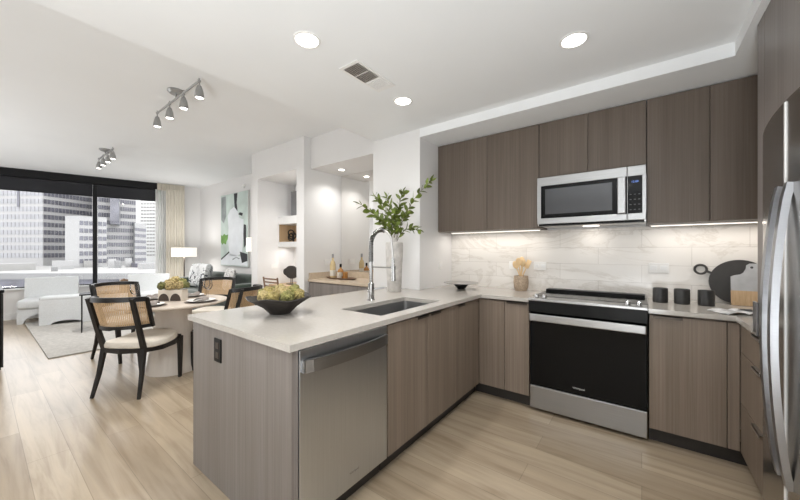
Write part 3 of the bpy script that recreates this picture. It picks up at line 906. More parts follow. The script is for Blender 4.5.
t = thing('metal_plate', 'small grey metal plate standing at the worktop end against the fridge housing', 'plate', (.456, 2.37, .882))
MB().box(-.006, .004, -.052, .010, 0, .165, bev=.002).build('plate_body', M['plategrey'], t)
MB().box(-.009, -.006, -.045, .004, .004, .012).build('lip', M['satin'], t)

# ------------------------------------------------------------------ wall plates
def outlet(label, loc, rz, w, n):
    t = thing('power_outlet', label, 'outlet', loc, rz, 'white outlets on the kitchen walls')
    MB().box(-w / 2, w / 2, -.006, 0, -.040, .040, bev=.002).build('cover_plate', M['white'], t)
    for k in range(n):
        cx = -w / 2 + w * (k + .5) / n
        MB().box(cx - w / n * .34, cx + w / n * .34, -.0085, -.005, -.018, .018, bev=.002).build('socket', M['trimw'], t)
outlet('white outlet plate on marble half hidden behind the wooden spoons', (-1.045, YB - .012, 1.155), 0, .115, 2)
outlet('white outlet plate on marble between the spoon crock and the stove', (-.80, YB - .012, 1.155), 0, .115, 2)
outlet('white outlet plate on marble above the black canisters', (.11, YB - .012, 1.164), 0, .13, 2)
outlet('small white outlet on the side of the white column near the dish', (-1.775, 3.09, 1.145), PI / 2, .07, 1)

# ================================================================== WORKTOP OBJECTS
# black footed dish
t = thing('footed_dish', 'shallow wide dish on a black bowl foot in the worktop corner', 'dish', (-1.47, 2.98, ZC1))
MB().lathe([(.035, 0), (.075, .05), (.078, .055), (.07, .055), (.03, .012), (0, .01)], seg=28).build('foot', M['bwood'], t, True)
MB().lathe([(0, .050), (.10, .054), (.175, .064), (.177, .068), (.10, .060), (0, .057)], seg=40, cap=False).build('plate_rim', M['plate'], t, True)
# crock and spoons
cx, cy = -.945, 3.22
t = thing('utensil_crock', 'speckled tan stoneware crock holding wooden spoons', 'crock', (cx, cy, ZC1))
MB().lathe([(.052, 0), (.066, .03), (.070, .09), (.067, .145), (.061, .145), (.062, .09), (.055, .02), (0, .015)], seg=32).build('pot', M['stoneware'], t, True)
lab = ['wooden spoon at the left of the crock leaning left', 'wooden spoon with round face in the middle of the crock', 'wooden spoon second from right in the crock', 'wooden spatula leaning right out of the crock', 'wooden spoon at the back of the crock standing upright']
for i, (ax, ay, L) in enumerate(((-.34, -.10, .275), (-.10, -.10, .295), (.12, -.04, .285), (.40, .13, .29), (.0, .14, .305))):
    p0 = Vector((cx - ax * .09, cy - ay * .09, ZC1 + .02)); d = Vector((ax, ay, 1)).normalized()
    t = thing('wooden_spoon', lab[i], 'spoon', p0, 0, 'wooden spoons in the crock')
    MB().tube([d * .0, d * (L - .06)], [.005, .0055], 8).build('handle', M['spoonwood'], t, True)
    hd = MB()
    if i == 3:
        hd.box(-.022, .022, -.003, .003, -.042, .042, bev=.002)
    else:
        hd.ball((0, 0, 0), 1, 14, (.029, .008, .040))
    rotm = Vector((0, 0, 1)).rotation_difference(d).to_matrix()
    bmesh.ops.rotate(hd.bm, verts=hd.bm.verts, cent=(0, 0, 0), matrix=rotm)
    hd.shift(d * (L - .03)); hd.build('spoon_head', M['spoonwood'], t, True)
# canisters
for x, lb in ((.112, 'black canister next to the stove, leftmost of three'), (.236, 'black canister in the middle of the row of three'), (.366, 'black canister nearest the cutting boards, rightmost of three')):
    t = thing('canister', lb, 'canister', (x, 3.13, ZC1), 0, 'black canisters')
    MB().lathe([(.042, 0), (.046, .004), (.046, .105), (.044, .108), (.041, .108), (.041, .02), (0, .016)], seg=28).build('jar', M['canister'], t, True)
    MB().lathe([(0, .094), (.0405, .094), (.0405, .100), (.037, .103), (0, .103)], seg=28, cap=False).build('inner_lid', M['canister'], t, True)
# boards leaning on the wall
t = thing('cutting_board', 'round charcoal cutting board with ring handle leaning on the marble', 'cutting board', (.565, 3.325, ZC1))
mb = MB(); R = .162
mb.prism_y([(R * math.cos(2 * PI * k / 48), R * math.sin(2 * PI * k / 48)) for k in range(48)], -.009, .009)
an = math.radians(157)
mb.prism_y([((R - .01) * math.cos(an - .05), (R - .01) * math.sin(an - .05)), ((R + .03) * math.cos(an - .045), (R + .03) * math.sin(an - .045)), ((R + .03) * math.cos(an + .045), (R + .03) * math.sin(an + .045)), ((R - .01) * math.cos(an + .05), (R - .01) * math.sin(an + .05))], -.008, .008)
c0 = Vector(((R + .062) * math.cos(an), (R + .062) * math.sin(an)))
ring = [(c0.x + .034 * math.cos(2 * PI * k / 24), 0, c0.y + .034 * math.sin(2 * PI * k / 24)) for k in range(25)]
mb.tube(ring, .0078, 8)
mb.shift((0, 0, R)); mb.turn(-.09, 'X'); mb.shift((0, -.012, .0)); mb.build('board', M['boardblack'], t)
t = thing('cutting_board', 'rectangular grey marble and wood cutting board in front of the charcoal one', 'cutting board', (.647, 3.285, ZC1))
mb = MB().prism_y([(-.135, .105), (.16, .105), (.16, .30), (-.040, .30), (-.055, .288), (-.058, .262), (-.070, .235), (-.085, .222), (-.115, .215), (-.135, .205)], -.008, .008)
mb.turn(-.10, 'X'); mb.shift((0, -.02, .0)); mb.build('marble_slab', M['boardmarble'], t)
mb = MB().prism_y([(-.135, .0), (.16, .0), (.16, .105), (-.135, .105)], -.008, .008)
mb.turn(-.10, 'X'); mb.shift((0, -.02, .001)); mb.build('wood_end', M['wood'], t)
mb = MB().prism_y([(-.030 + .008 * math.cos(2 * PI * k / 16), .272 + .008 * math.sin(2 * PI * k / 16)) for k in range(16)], -.0086, .0086)
mb.turn(-.10, 'X'); mb.shift((0, -.02, .0)); mb.build('hang_hole', M['ink'], t)
# open magazine
t = thing('open_book', 'open magazine lying on the worktop in front of the boards', 'book', (.475, 2.86, ZC1), .55)
def page(sg):
    def fn(u, v):
        x = sg * .115 * u
        return (x, -.075 + .15 * v, .003 + .016 * math.sin(PI * min(1, u * 1.0)) ** 1.0 * (1 - u * .4))
    return fn
MB().solid(page(-1), 10, 4, (0, 0, .003)).build('left_page', M['paper'], t, True)
MB().solid(page(1), 10, 4, (0, 0, .003)).build('right_page', M['paper'], t, True)
MB().box(.03, .095, -.06, .03, .0205, .0215).build('photo_print', M['ink'], t)

# bowl with blooms
t = thing('decor_bowl', 'wide dark carved bowl of yellow-green blooms on the peninsula', 'bowl', (-1.80, 1.143, ZC1))
mb = MB(); seg = 56
prof_o = [(.060, 0.0), (.068, .008), (.105, .045), (.150, .078), (.192, .104)]
prof_i = [(.186, .106), (.145, .088), (.10, .060), (.05, .03), (.0, .026)]
rings = []
for r, z in prof_o + prof_i:
    ring = []
    for k in range(seg):
        a = 2 * PI * k / seg
        w = 1 + .018 * math.sin(14 * a) * min(1, r / .1) + (.025 * math.sin(3 * a + 1) if r > .14 else 0)
        zz = z + (.006 * math.sin(5 * a) if r > .14 else 0)
        ring.append(mb.bm.verts.new((r * w * math.cos(a), r * w * math.sin(a), zz)))
    rings.append(ring)
for a, b_ in zip(rings, rings[1:]):
    for k in range(seg):
        mb.bm.faces.new((a[k], a[(k + 1) % seg], b_[(k + 1) % seg], b_[k]))
mb.bm.faces.new(rings[0][::-1])
mb.build('bowl_body', M['bowl'], t, True)
def bloom_mesh(r, n, seed):
    rg = random.Random(seed); mb = MB()
    mb.ball((0, 0, 0), r * .72, 10)
    for i in range(n):
        z = 1 - 1.75 * (i + .5) / n; a = i * 2.39996 + rg.random() * .4; q = math.sqrt(max(0, 1 - z * z))
        d = Vector((q * math.cos(a), q * math.sin(a), z)); s = r * (.17 + .12 * rg.random())
        mb.ball(d * r * (.74 + .22 * rg.random()), s, 6, (1, 1, 1))
    return mb
bl_pos = [(-.02, -.10, .075, .043), (.062, -.075, .08, .044), (-.09, -.055, .078, .042), (.115, -.01, .09, .040), (-.115, .02, .088, .040), (.0, .0, .115, .047),
          (.06, .055, .105, .045), (-.05, .06, .105, .044), (.03, .12, .09, .040), (-.075, -.01, .115, .038), (.085, .01, .125, .040), (.035, -.045, .118, .038)]
blab = ['front centre of the dark bowl', 'front right of the dark bowl', 'front left of the dark bowl', 'far right edge of the dark bowl', 'far left edge of the dark bowl', 'middle of the dark bowl, on top',
        'rear right of the dark bowl', 'rear left of the dark bowl', 'very back of the dark bowl', 'upper left of the heap in the dark bowl', 'top right of the heap in the dark bowl', 'upper front of the heap in the dark bowl']
for i, (x, y, z, r) in enumerate(bl_pos):
    # the arrangement is turned so that -y faces the camera
    v = Matrix.Rotation(.647, 3, 'Z') @ Vector((x * .98, y * .80 + .01, z * .72 + .050)); r = r * .90
    mn = ['moss', 'mosspale', 'mossdark'][(i * 5) % 3]
    cname = {'moss': 'yellow-green', 'mosspale': 'pale yellow', 'mossdark': 'olive green'}[mn]
    o = bloom_mesh(r, 75, i).build('dried_bloom', M[mn], None, True)
    o.location = (-1.80 + v.x, 1.143 + v.y, ZC1 + v.z)
    tag(o, cname + ' dried bloom at the ' + blab[i], 'flower', 'dried blooms in the bowl')

# vase with leafy branches
vx, vy = -1.905, 2.43
t = thing('vase', 'tall mottled white ceramic vase beside the column holding green branches', 'vase', (vx, vy, ZC1))
MB().lathe([(.062, 0), (.068, .01), (.072, .12), (.078, .25), (.083, .38), (.084, .455), (.080, .470), (.045, .474), (.030, .480), (.028, .515), (.022, .515), (.023, .47), (.0, .30)], seg=36).build('vase_body', M['vase'], t, True)
s_, c_ = math.sin(.647), math.cos(.647)
rv, dv = Vector((c_, s_, 0)), Vector((-s_, c_, 0))
def leaf(mb, base, d, L, w, rg):
    d = d.normalized(); side = d.cross(Vector((rg.uniform(-1, 1), rg.uniform(-1, 1), rg.uniform(.2, 1)))).normalized(); nr = side.cross(d).normalized()
    prof = [(0, .12), (.18, .62), (.42, 1.0), (.68, .82), (.88, .40), (1.0, .03)]
    L_, C_, R_ = [], [], []
    for s, wd in prof:
        p = base + d * L * s - nr * (.18 * L * s * s)
        L_.append(mb.bm.verts.new(p + side * w * wd * .5 + nr * w * .12 * wd)); C_.append(mb.bm.verts.new(p)); R_.append(mb.bm.verts.new(p - side * w * wd * .5 + nr * w * .12 * wd))
    for k in range(len(prof) - 1):
        mb.bm.faces.new((L_[k], L_[k + 1], C_[k + 1], C_[k])); mb.bm.faces.new((C_[k], C_[k + 1], R_[k + 1], R_[k]))
br = [(-.34, -.05, .34, 'reaching far left towards the bar mirror'), (-.19, .06, .43, 'rising left of centre from the vase'), (-.07, -.06, .40, 'standing nearly upright in the vase'), (.085, .05, .47, 'rising just right of centre with a pale tip'),
      (.36, -.02, .56, 'longest, reaching high right past the column edge'), (.235, -.10, .085, 'drooping low to the right over the vase rim'), (-.15, -.10, .20, 'short and leafy at the left of the vase mouth'), (.02, -.08, .25, 'short and dense above the vase mouth'), (.13, .02, .27, 'bushy, leaning a little right')]
mouth = Vector((vx, vy, ZC1 + .50))
for i, (r_, d_, z_, lb) in enumerate(br):
    rg = random.Random(40 + i)
    t = thing('leafy_branch', 'green leafy branch ' + lb, 'branch', mouth, 0, 'green branches in the vase')
    end = rv * r_ + dv * d_ + Vector((0, 0, z_)); ctrl = Vector((end.x * .22, end.y * .22, max(z_ * .62, .16)))
    n = 14; start = Vector((rg.uniform(-.008, .008), rg.uniform(-.008, .008), -.12))
    pts = [(1 - u) ** 2 * start + 2 * u * (1 - u) * ctrl + u * u * end for u in [k / n for k in range(n + 1)]]
    MB().tube(pts, [.0038 - .0022 * k / n for k in range(n + 1)], 6).build('stem', M['stem'], t, True)
    mb = MB(); nl = 13 + int(13 * (end.length))
    for k in range(nl):
        u = .30 + .70 * (k + .5) / nl; x = u * n; j = min(int(x), n - 1); p = pts[j].lerp(pts[j + 1], x - j); tg = (pts[j + 1] - pts[j]).normalized()
        an = k * 2.4 + i; ax = tg.orthogonal().normalized();
        ax = Matrix.Rotation(an, 3, tg) @ ax
        d = (tg * .75 + ax * .8)
        leaf(mb, p, d, rg.uniform(.06, .095) * (1.05 if u < .8 else .85), rg.uniform(.032, .048), rg)
    leaf(mb, pts[-1] - tg * .01, tg, .065, .026, rg)
    mb.build('leaves', M['leaf'], t, True)

# ================================================================== CEILING FITTINGS
def downlight(label, x, y, z, r, power, cap=True):
    t = thing('recessed_light', label, 'ceiling light', (x, y, z), 0, 'recessed ceiling lights')
    MB().lathe([(r * .80, -.002), (r * .84, -.006), (r, -.004), (r, 0), (r * .80, 0)], seg=36, cap=False).build('trim_ring', M['white'], t, True)
    MB().lathe([(0, -.003), (r * .80, -.003), (r * .80, 0)], seg=36, cap=False).build('lens', M['lens'], t, True)
    area('downlight_lamp', (0, 0, -.012), r * 1.6, power, parent=t, spread=math.radians(125))
KP = 4.2
downlight('recessed light nearest the camera over the peninsula end', -1.551, 1.157, HK, .078, KP)
downlight('recessed light beyond the ceiling vent near the column', -1.556, 2.100, HK, .078, KP * .6)
downlight('recessed light on the right of the kitchen ceiling in front of the stove', -.314, 2.092, HK, .078, KP)
for i, (x, y) in enumerate(((-.314, 1.157), (-1.0, -.2), (-.2, -1.4), (-1.9, -1.4))):
    downlight(['recessed light above the kitchen aisle beside the fridge', 'recessed light in the ceiling behind the viewpoint', 'recessed light near the rear right corner of the kitchen', 'recessed light near the rear of the kitchen, living side'][i], x, y, HK, .078, KP)
downlight('small recessed light in the soffit over the bar', -3.36, 3.09, HS, .050, 3.2)
downlight('small recessed light in the niche ceiling left of the bar', -4.13, 2.98, HS, .050, 6.5)

t = thing('ceiling_vent', 'white rectangular air vent in the kitchen ceiling between recessed lights', 'vent', (-1.535, 1.665, HK), 0)
ang = math.radians(0)
MB().box(-.085, .085, -.20, .20, -.006, 0, bev=.002).build('frame', M['white'], t)
for y0, y1, m_ in ((-.175, -.075, 'ventdark'), (-.062, .03, 'ventdark'), (.045, .16, 'trimw')):
    MB().box(-.066, .066, y0, y1, -.0075, -.006).build('grille', M[m_], t)
    mb = MB()
    for k in range(8):
        x = -.06 + .12 * k / 7
        mb.box(x - .0035, x + .0035, y0, y1, -.011, -.0075)
    mb.build('slats', M['satin' if m_ == 'ventdark' else 'white'], t)

def track(label, x0, x1, y, hang):
    xc = (x0 + x1) / 2
    t = thing('track_light', label, 'track light', (xc, y, H), 0, 'four-lamp track lights')
    MB().lathe([(.055, -.03), (.075, -.012), (.075, 0)], (0.0, 0, 0), 28).build('canopy', M['trackgrey'], t, True)
    MB().tube([(0, 0, -.02), (0, 0, -.075)], .008, 10).tube([(x0 - xc, 0, -.075), (x1 - xc, 0, -.075)], .009, 10).build('bar', M['trackgrey'], t, True)
    for k in range(4):
        x = x0 - xc + (x1 - x0) * (k + .02) / 3 if k < 3 else x1 - xc - .01
        MB().tube([(x, 0, -.05), (x, 0, -.12)], .006, 8).ball((x, 0, -.075), .014, 8).build('joint', M['trackgrey'], t, True)
        hd = MB().lathe([(.012, -.115), (.018, -.12), (.030, -.16), (.037, -.205), (.036, -.225), (.032, -.225), (.026, -.18), (.0, -.175)], (x, 0, 0), 22, cap=False).build('lamp_head', M['trackgrey'], t, True)
        MB().lathe([(0, -.224), (.028, -.222), (.031, -.218), (.028, -.21)], (x, 0, 0), 22, cap=False).build('lens', M['lens'], hd, True)
        area('track_lamp', (x, 0, -.236), .06, 8.5, parent=t, spread=math.radians(170))
track('nearer four-lamp track light on the living ceiling', -4.19, -3.09, 1.18, 0)
track('farther four-lamp track light on the ceiling close to the window', -7.05, -6.15, 1.20, 0)
t = thing('smoke_sensor', 'small round white sensor high on the wall above the painting', 'sensor', (-6.62, YB, 2.66), 0)
MB().lathe([(.045, 0), (.045, .018), (.03, .026), (0, .026)], seg=24, cap=False).turn(PI / 2, 'X').build('sensor_body', M['white'], t, True)

# ================================================================== BAR
BY = 2.765
t = thing('bar_cabinet', 'grey-brown bar base cabinet in the mirrored niche left of the column', 'cabinet', (-3.03, 3.06, 0), 0)
MB().box(-3.665, -2.405, BY + .02, YB - .002, 0, ZC0).build('carcass', M['lam'], t, local=False)
for a, b_ in ((-3.66, -3.04), (-3.036, -2.41)):
    MB().box(a, b_, BY, BY + .019, .10, ZC0 - .012, bev=.0015).build('door', M['lamg'], t, local=False)
mb = MB().box(-3.668, -2.402, BY - .015, YB - .002, ZC0, ZC1).box(-3.668, -3.648, BY, YB - .002, ZC1, 1.0).box(-3.648, -2.402, YB - .022, YB - .002, ZC1, 1.0)
tag(mb.build('worktop', M['barstone']), 'tan stone bar top with low upstand under the mirror', 'worktop')
t = thing('mirror', 'large frameless mirror on the back wall of the bar niche', 'mirror', (-3.03, YB - .01, 1.0))
MB().box(-.618, .625, -.006, .008, 0, HS - 1.004).build('mirror_glass', M['mirror'], t)
t = thing('serving_tray', 'long oval wooden tray with bottles on the bar top', 'tray', (-3.33, 3.05, ZC1))
def oval(a, b_, z): return [(a * math.cos(2 * PI * k / 40), b_ * math.sin(2 * PI * k / 40), z) for k in range(40)]
mb = MB(); loft(mb, [oval(.25, .085, 0), oval(.30, .105, .022), oval(.295, .10, .024), oval(.24, .08, .008)]); mb.build('tray_body', M['walnut'], t, True)
def bottle(label, x, y, prof, m_, capz, cm, lab_z=None, r=.04):
    t = thing('bottle', label, 'bottle', (x, y, ZC1 + .008), 0, 'bottles on the bar tray')
    MB().lathe(prof, seg=24).build('glass_body', M[m_], t, True)
    MB().lathe([(.016, capz[0]), (.016, capz[1])], seg=16).build('cap', M[cm], t, True)
    if lab_z: MB().lathe([(r + .0006, lab_z[0]), (r + .0006, lab_z[1])], seg=24, cap=False).build('paper_label', M['label'], t, True)
bottle('tall pale wine bottle standing at the left of the bar tray', -3.50, 3.05, [(.038, 0), (.040, .01), (.040, .19), (.030, .225), (.015, .25), (.014, .30)], 'winegold', (.285, .34), 'plategrey', (.03, .11), .040)
bottle('short amber bottle with black stopper in the middle of the bar tray', -3.37, 3.08, [(.040, 0), (.042, .01), (.042, .10), (.030, .125), (.014, .135), (.013, .16)], 'amber', (.155, .20), 'black', (.03, .08), .042)
t = thing('cup', 'small cream cup in front of the amber bottle on the bar tray', 'cup', (-3.315, 3.01, ZC1 + .008))
MB().lathe([(.024, 0), (.030, .01), (.034, .085), (.030, .085), (.027, .012), (0, .010)], seg=24).build('cup_body', M['planter'], t, True)
t = thing('glass_tumbler', 'amber glass tumbler at the right of the cream cup on the bar tray', 'glass', (-3.245, 3.05, ZC1 + .008))
MB().lathe([(.028, 0), (.034, .008), (.036, .09), (.033, .09), (.031, .012), (0, .010)], seg=24).build('tumbler_body', M['amber'], t, True)
t = thing('power_outlet', 'white outlet on the left side wall of the bar behind the bottle', 'outlet', (-3.67, 3.10, 1.14), PI / 2)
MB().box(-.06, .06, -.006, 0, -.04, .04, bev=.002).build('cover_plate', M['white'], t)
MB().box(-.04, .04, -.008, -.005, -.018, .018, bev=.002).build('socket', M['trimw'], t)

# ================================================================== NICHE
t = thing('wall_shelf', 'white box shelf with wood lining in the niche', 'shelf', (-4.35, 3.2, 1.37))
MB().box(-4.865, -3.842, 3.05, YB - .002, 1.37, 1.452).build('lower_slab', M['trimw'], t, local=False)
MB().box(-4.865, -3.842, 3.05, YB - .002, 1.745, 1.87).build('upper_slab', M['trimw'], t, local=False)
MB().box(-4.862, -3.845, YB - .02, YB - .004, 1.452, 1.745).box(-4.862, -4.845, 3.07, YB - .02, 1.452, 1.745).build('wood_lining', M['wood'], t, local=False)
t = thing('wall_cabinet', 'dark grey slim cabinet standing on the niche shelf', 'cabinet', (-4.35, 3.25, 1.871))
MB().box(-4.70, -3.845, 3.20, YB - .003, 1.871, 2.30).build('carcass', M['plategrey'], t, local=False)
MB().box(-4.70, -3.845, 3.185, 3.199, 1.873, 2.298).build('door', M['plategrey'], t, local=False)
t = thing('light_strip', 'light strip under the white niche shelf above the desk', 'light', (-4.35, 3.15, 1.37))
MB().box(-.45, .45, -.012, .012, -.010, 0).build('housing', M['white'], t)
area('shelf_lamp', (0, 0, -.014), .88, 2.2, (0, 0, 0), 'RECTANGLE', .02, parent=t)
t = thing('knot_sculpture', 'black looped knot sculpture inside the niche shelf', 'sculpture', (-4.66, 3.17, 1.452))
mb = MB()
for rx, rz_, zz, xx in ((.3, .2, .085, -.03), (1.1, 1.0, .10, .025), (-.5, .6, .145, -.01), (.2, -.8, .07, .045)):
    rm = Matrix.Rotation(rz_, 3, 'Z') @ Matrix.Rotation(rx, 3, 'Y') @ Matrix.Rotation(PI / 2, 3, 'X')
    mb.tube([rm @ Vector((.048 * math.cos(2 * PI * k / 28), .058 * math.sin(2 * PI * k / 28), 0)) + Vector((xx, 0, zz)) for k in range(29)], .010, 8)
mb.build('loops', M['bmetal'], t, True)
t = thing('desk', 'light wood desk top built into the niche under the shelf', 'desk', (-4.35, 3.1, 0))
MB().box(-4.864, -3.843, 2.88, YB - .002, .72, .76).build('desk_top', M['wood'], t, local=False)
MB().box(-4.864, -4.83, 2.95, YB - .01, 0, .72).build('side_panel', M['wood'], t, local=False)
MB().box(-3.877, -3.843, 2.95, YB - .01, 0, .72).build('side_panel', M['wood'], t, local=False)
t = thing('fan_sculpture', 'black leaf-shaped disc on a small stand on the niche desk', 'sculpture', (-4.53, 3.08, .76))
mb = MB(); n = 30
pl = []
for k in range(n):
    a = 2 * PI * k / n
    pl.append((.175 * math.cos(a) * (1.0 if math.cos(a) > -.85 else 1.25), .200 + .105 * math.sin(a)))
mb.prism_y(pl, -.010, .010); mb.build('disc', M['bowl'], t)
MB().tube([(-.02, 0, .012), (-.02, 0, .14)], .005, 8).tube([(.02, 0, .012), (.02, 0, .14)], .005, 8).build('stand_rods', M['bmetal'], t)
MB().box(-.09, .09, -.04, .04, 0, .014, bev=.003).build('stand_base', M['bwood'], t)
t = thing('desk_chair', 'brown slat-back desk chair in front of the niche desk', 'chair', (-4.37, 2.86, 0), 0)
for sx in (-1, 1):
    MB().tube([(sx * .17, -.20, 0), (sx * .175, -.19, .45), (sx * .185, -.25, .915)], [.014, .015, .012], 10).build('leg', M['walnut'], t, True)
    MB().tube([(sx * .17, .17, 0), (sx * .17, .17, .44)], [.013, .015], 10).build('leg', M['walnut'], t, True)
MB().box(-.20, .20, -.20, .20, .43, .47, bev=.012).build('seat', M['walnut'], t)
for z in (.60, .66, .72, .78, .84, .89):
    y = -.19 - .06 * (z - .45) / .465
    MB().tube([(-.18, y, z), (0, y - .012, z), (.18, y, z)], 1.0, flat=(.010, .022)).build('slat', M['walnut'], t)
t = thing('power_outlet', 'pale outlet on the left wall of the niche above the chair', 'outlet', (-4.867, 2.98, 1.05), PI / 2)
MB().box(-.06, .06, -.005, 0, -.04, .04, bev=.002).build('cover_plate', M['white'], t)

# ================================================================== LIVING AREA
# painting
t = thing('painting', 'large abstract painting in grey, white and sage on the living wall', 'painting', (-6.97, YB - .002, 1.76))
PW, PH = .60, .785
MB().box(-PW, PW, -.038, 0, -PH, PH, bev=.003).build('canvas', [M['canvas']], t)
def patch(name, poly, m_, y):
    MB().prism_y([(p[0] * PW, p[1] * PH) for p in poly], y - .001, y).build(name, M[m_], t)
patch('painted_ground', [(-.99, -.99), (.99, -.99), (.99, .99), (-.99, .99)], 'art_bg', -.038)
patch('painted_shape', [(-.95, .95), (-.6, .95), (-.55, .4), (-.75, .2), (-.95, .3)], 'art_grey', -.039)
patch('painted_shape', [(.02, .98), (.28, .98), (.22, .72), (.30, .45), (.10, .50), (.05, .75)], 'art_black', -.040)
patch('painted_shape', [(-.45, .40), (-.25, .55), (.05, .62), (.30, .48), (.42, .30), (.70, .25), (.72, -.20), (.60, -.62), (.30, -.72), (-.30, -.70), (-.42, -.30), (-.38, .05)], 'art_white', -.0405)
patch('painted_shape', [(.35, .40), (.62, .34), (.66, .42), (.45, .45)], 'art_black', -.042)
patch('painted_shape', [(.72, .12), (.88, .10), (.90, -.42), (.74, -.50), (.70, -.15)], 'art_black', -.0425)
patch('painted_shape', [(-.97, -.12), (-.84, -.16), (-.72, -.09), (-.58, -.14), (-.40, -.12), (-.44, -.25), (-.52, -.30), (-.58, -.40), (-.76, -.36), (-.86, -.41), (-.97, -.33)], 'art_green', -.0415)
patch('painted_shape', [(-.96, -.80), (-.40, -.66), (.40, -.72), (.97, -.80), (.97, -.97), (-.96, -.97)], 'art_white', -.0405)
patch('painted_shape', [(-.96, -.84), (-.70, -.76), (-.30, -.62), (-.34, -.59), (-.72, -.72), (-.96, -.80)], 'art_black', -.042)
patch('painted_shape', [(.45, -.60), (.97, -.66), (.97, -.84), (.60, -.90)], 'art_black', -.042)
patch('painted_shape', [(-.1, -.80), (.2, -.74), (.45, -.78), (.40, -.80), (.2, -.765), (-.05, -.83)], 'art_grey', -.042)

t = thing('wall_sconce', 'white box wall lamp at the right edge of the painting', 'wall lamp', (-6.22, YB, 1.43))
MB().box(-.07, .07, -.02, 0, -.08, .08).build('back_plate', M['satin'], t)
MB().box(-.085, .085, -.115, -.02, -.14, .14, bev=.006).build('lamp_shade', M['shade_lit'], t)

# floor lamp by the curtain
t = thing('floor_lamp', 'floor lamp with wide white drum shade beside the curtain', 'lamp', (-8.02, 2.75, 0))
MB().lathe([(.15, 0), (.15, .015), (.02, .03), (.012, .04), (.012, 1.20)], seg=28).build('stand', M['bronze'], t, True)
MB().lathe([(.235, 1.18), (.235, 1.375), (.231, 1.375), (.231, 1.18), (.235, 1.18)], seg=44, cap=False).build('lamp_shade', M['shade_lit'], t, True)
area('lamp_bulb', (0, 0, 1.17), .2, 8, parent=t)
area('lamp_bulb', (0, 0, 1.385), .2, 6, (PI, 0, 0), parent=t)

# sofa
t = thing('sofa', 'dark green velvet sofa against the wall under the painting', 'sofa', (-6.55, 2.9, 0))
MB().box(-7.75, -5.16, 2.50, 3.30, .12, .40, bev=.03, seg=3).build('seat_base', M['velvet'], t, True, local=False)
for a, b_ in ((-7.55, -6.46), (-6.45, -5.36)):
    MB().box(a, b_, 2.48, 3.10, .40, .54, bev=.05, seg=4).build('seat_cushion', M['velvet'], t, True, local=False)
    MB().box(a, b_, 3.02, 3.24, .50, .86, bev=.07, seg=4).build('back_cushion', M['velvet'], t, True, local=False)
MB().box(-7.75, -5.16, 3.12, 3.31, .30, .80, bev=.05, seg=4).build('backrest', M['velvet'], t, True, local=False)
for a, b_ in ((-7.76, -7.56), (-5.36, -5.15)):
    MB().box(a, b_, 2.47, 3.30, .14, .76, bev=.06, seg=4).build('armrest', M['velvet'], t, True, local=False)
for x in (-7.65, -5.26):
    for y in (2.58, 3.2):
        MB().tube([(x, y, 0), (x, y, .13)], [.015, .02], 10).build('leg', M['bwood'], t, local=False)
def pillow(label, loc, w, h_, d_, m_, rz, tilt, grp='sofa pillows'):
    mb = MB()
    def side(sg):
        def fn(u, v):
            x, z = (u - .5) * 2, (v - .5) * 2
            k = (max(0, 1 - x ** 4) * max(0, 1 - z ** 4)) ** .5
            pin = 1 - .08 * (abs(x) * abs(z))
            return (x * w / 2 * pin, sg * d_ / 2 * k, z * h_ / 2 * pin)
        return fn
    mb.grid(side(1), 14, 14); mb.grid(side(-1), 14, 14)
    bmesh.ops.remove_doubles(mb.bm, verts=mb.bm.verts, dist=.0005)
    mb.turn(tilt, 'X')
    o = mb.build('pillow', M[m_], None, True)
    o.location = loc; o.rotation_euler = (0, 0, rz)
    return tag(o, label, 'pillow', grp)
pillow('white pillow with black brush lines at the left end of the sofa', (-7.42, 2.82, .80), .50, .50, .16, 'inkpillow', .35, -.20)
pillow('white pillow with black lines leaning in front, second from sofa left', (-6.93, 2.76, .80), .50, .50, .16, 'inkpillow', -.55, -.22)
pillow('pale grey pillow standing near the middle of the sofa', (-6.12, 2.83, .77), .46, .44, .14, 'greypillow', -.2, -.2)

# rug and console
tag(MB().box(-8.85, -5.70, .52, 2.42, 0.0, .014, bev=.004).build('rug', M['rug']), 'large pale grey woven rug under the white lounge chairs', 'rug')
t = thing('sideboard', 'black sideboard just inside the left edge of the view', 'sideboard', (-5.8, -.1, 0))
MB().box(-6.3, -5.385, -.30, .155, .05, .86).build('cabinet_body', M['black'], t, local=False)
MB().box(-6.32, -5.37, -.31, .178, .86, .89, bev=.003).build('sideboard_top', M['black'], t, local=False)
MB().box(-6.25, -5.43, -.26, .09, 0, .05).build('plinth', M['kick'], t, local=False)
for a, b_ in ((-6.29, -5.85), (-5.84, -5.395)):
    MB().box(a, b_, .155, .172, .07, .85, bev=.002).build('door', M['bwood'], t, local=False)

# white lounge chairs
def lounge(label, loc, rz):
    t = thing('lounge_chair', label, 'armchair', loc, rz, 'white lounge chairs')
    w = .36
    # local +y is the way the sitter faces; back curves down into the base at the rear
    def back(u, v):
        a = (u - .5) * 2
        x = a * w; bend = .05 * a * a
        y = -.33 + .06 * (1 - v) + bend * .8
        return (x, y - .03 * v, .03 + .76 * v)
    MB().solid(back, 16, 8, (0, .085, 0)).build('backrest', M['fabric_white'], t, True)
    MB().box(-w + .01, w - .01, -.27, .34, .26, .43, bev=.05, seg=4).build('seat', M['fabric_white'], t, True)
    # arched base panel below the seat's front and sides
    def arch(x0, x1):
        p = [(x0, 0), (x0, .27), (x1, .27), (x1, 0), (x1 - .07, 0)]
        n = 10
        for k in range(n + 1):
            a = PI * k / n
            xm, hw = (x0 + x1) / 2, (x1 - x0) / 2 - .07
            p.append((xm + hw * math.cos(a), .17 * math.sin(a)))
        p.append((x0 + .07, 0)); return p
    MB().prism_y(arch(-w + .01, w - .01), .22, .30).build('front_base', M['fabric_white'], t)
    return t
lounge('white lounge chair at the left, back to the window', (-8.98, .84, 0), WROT)
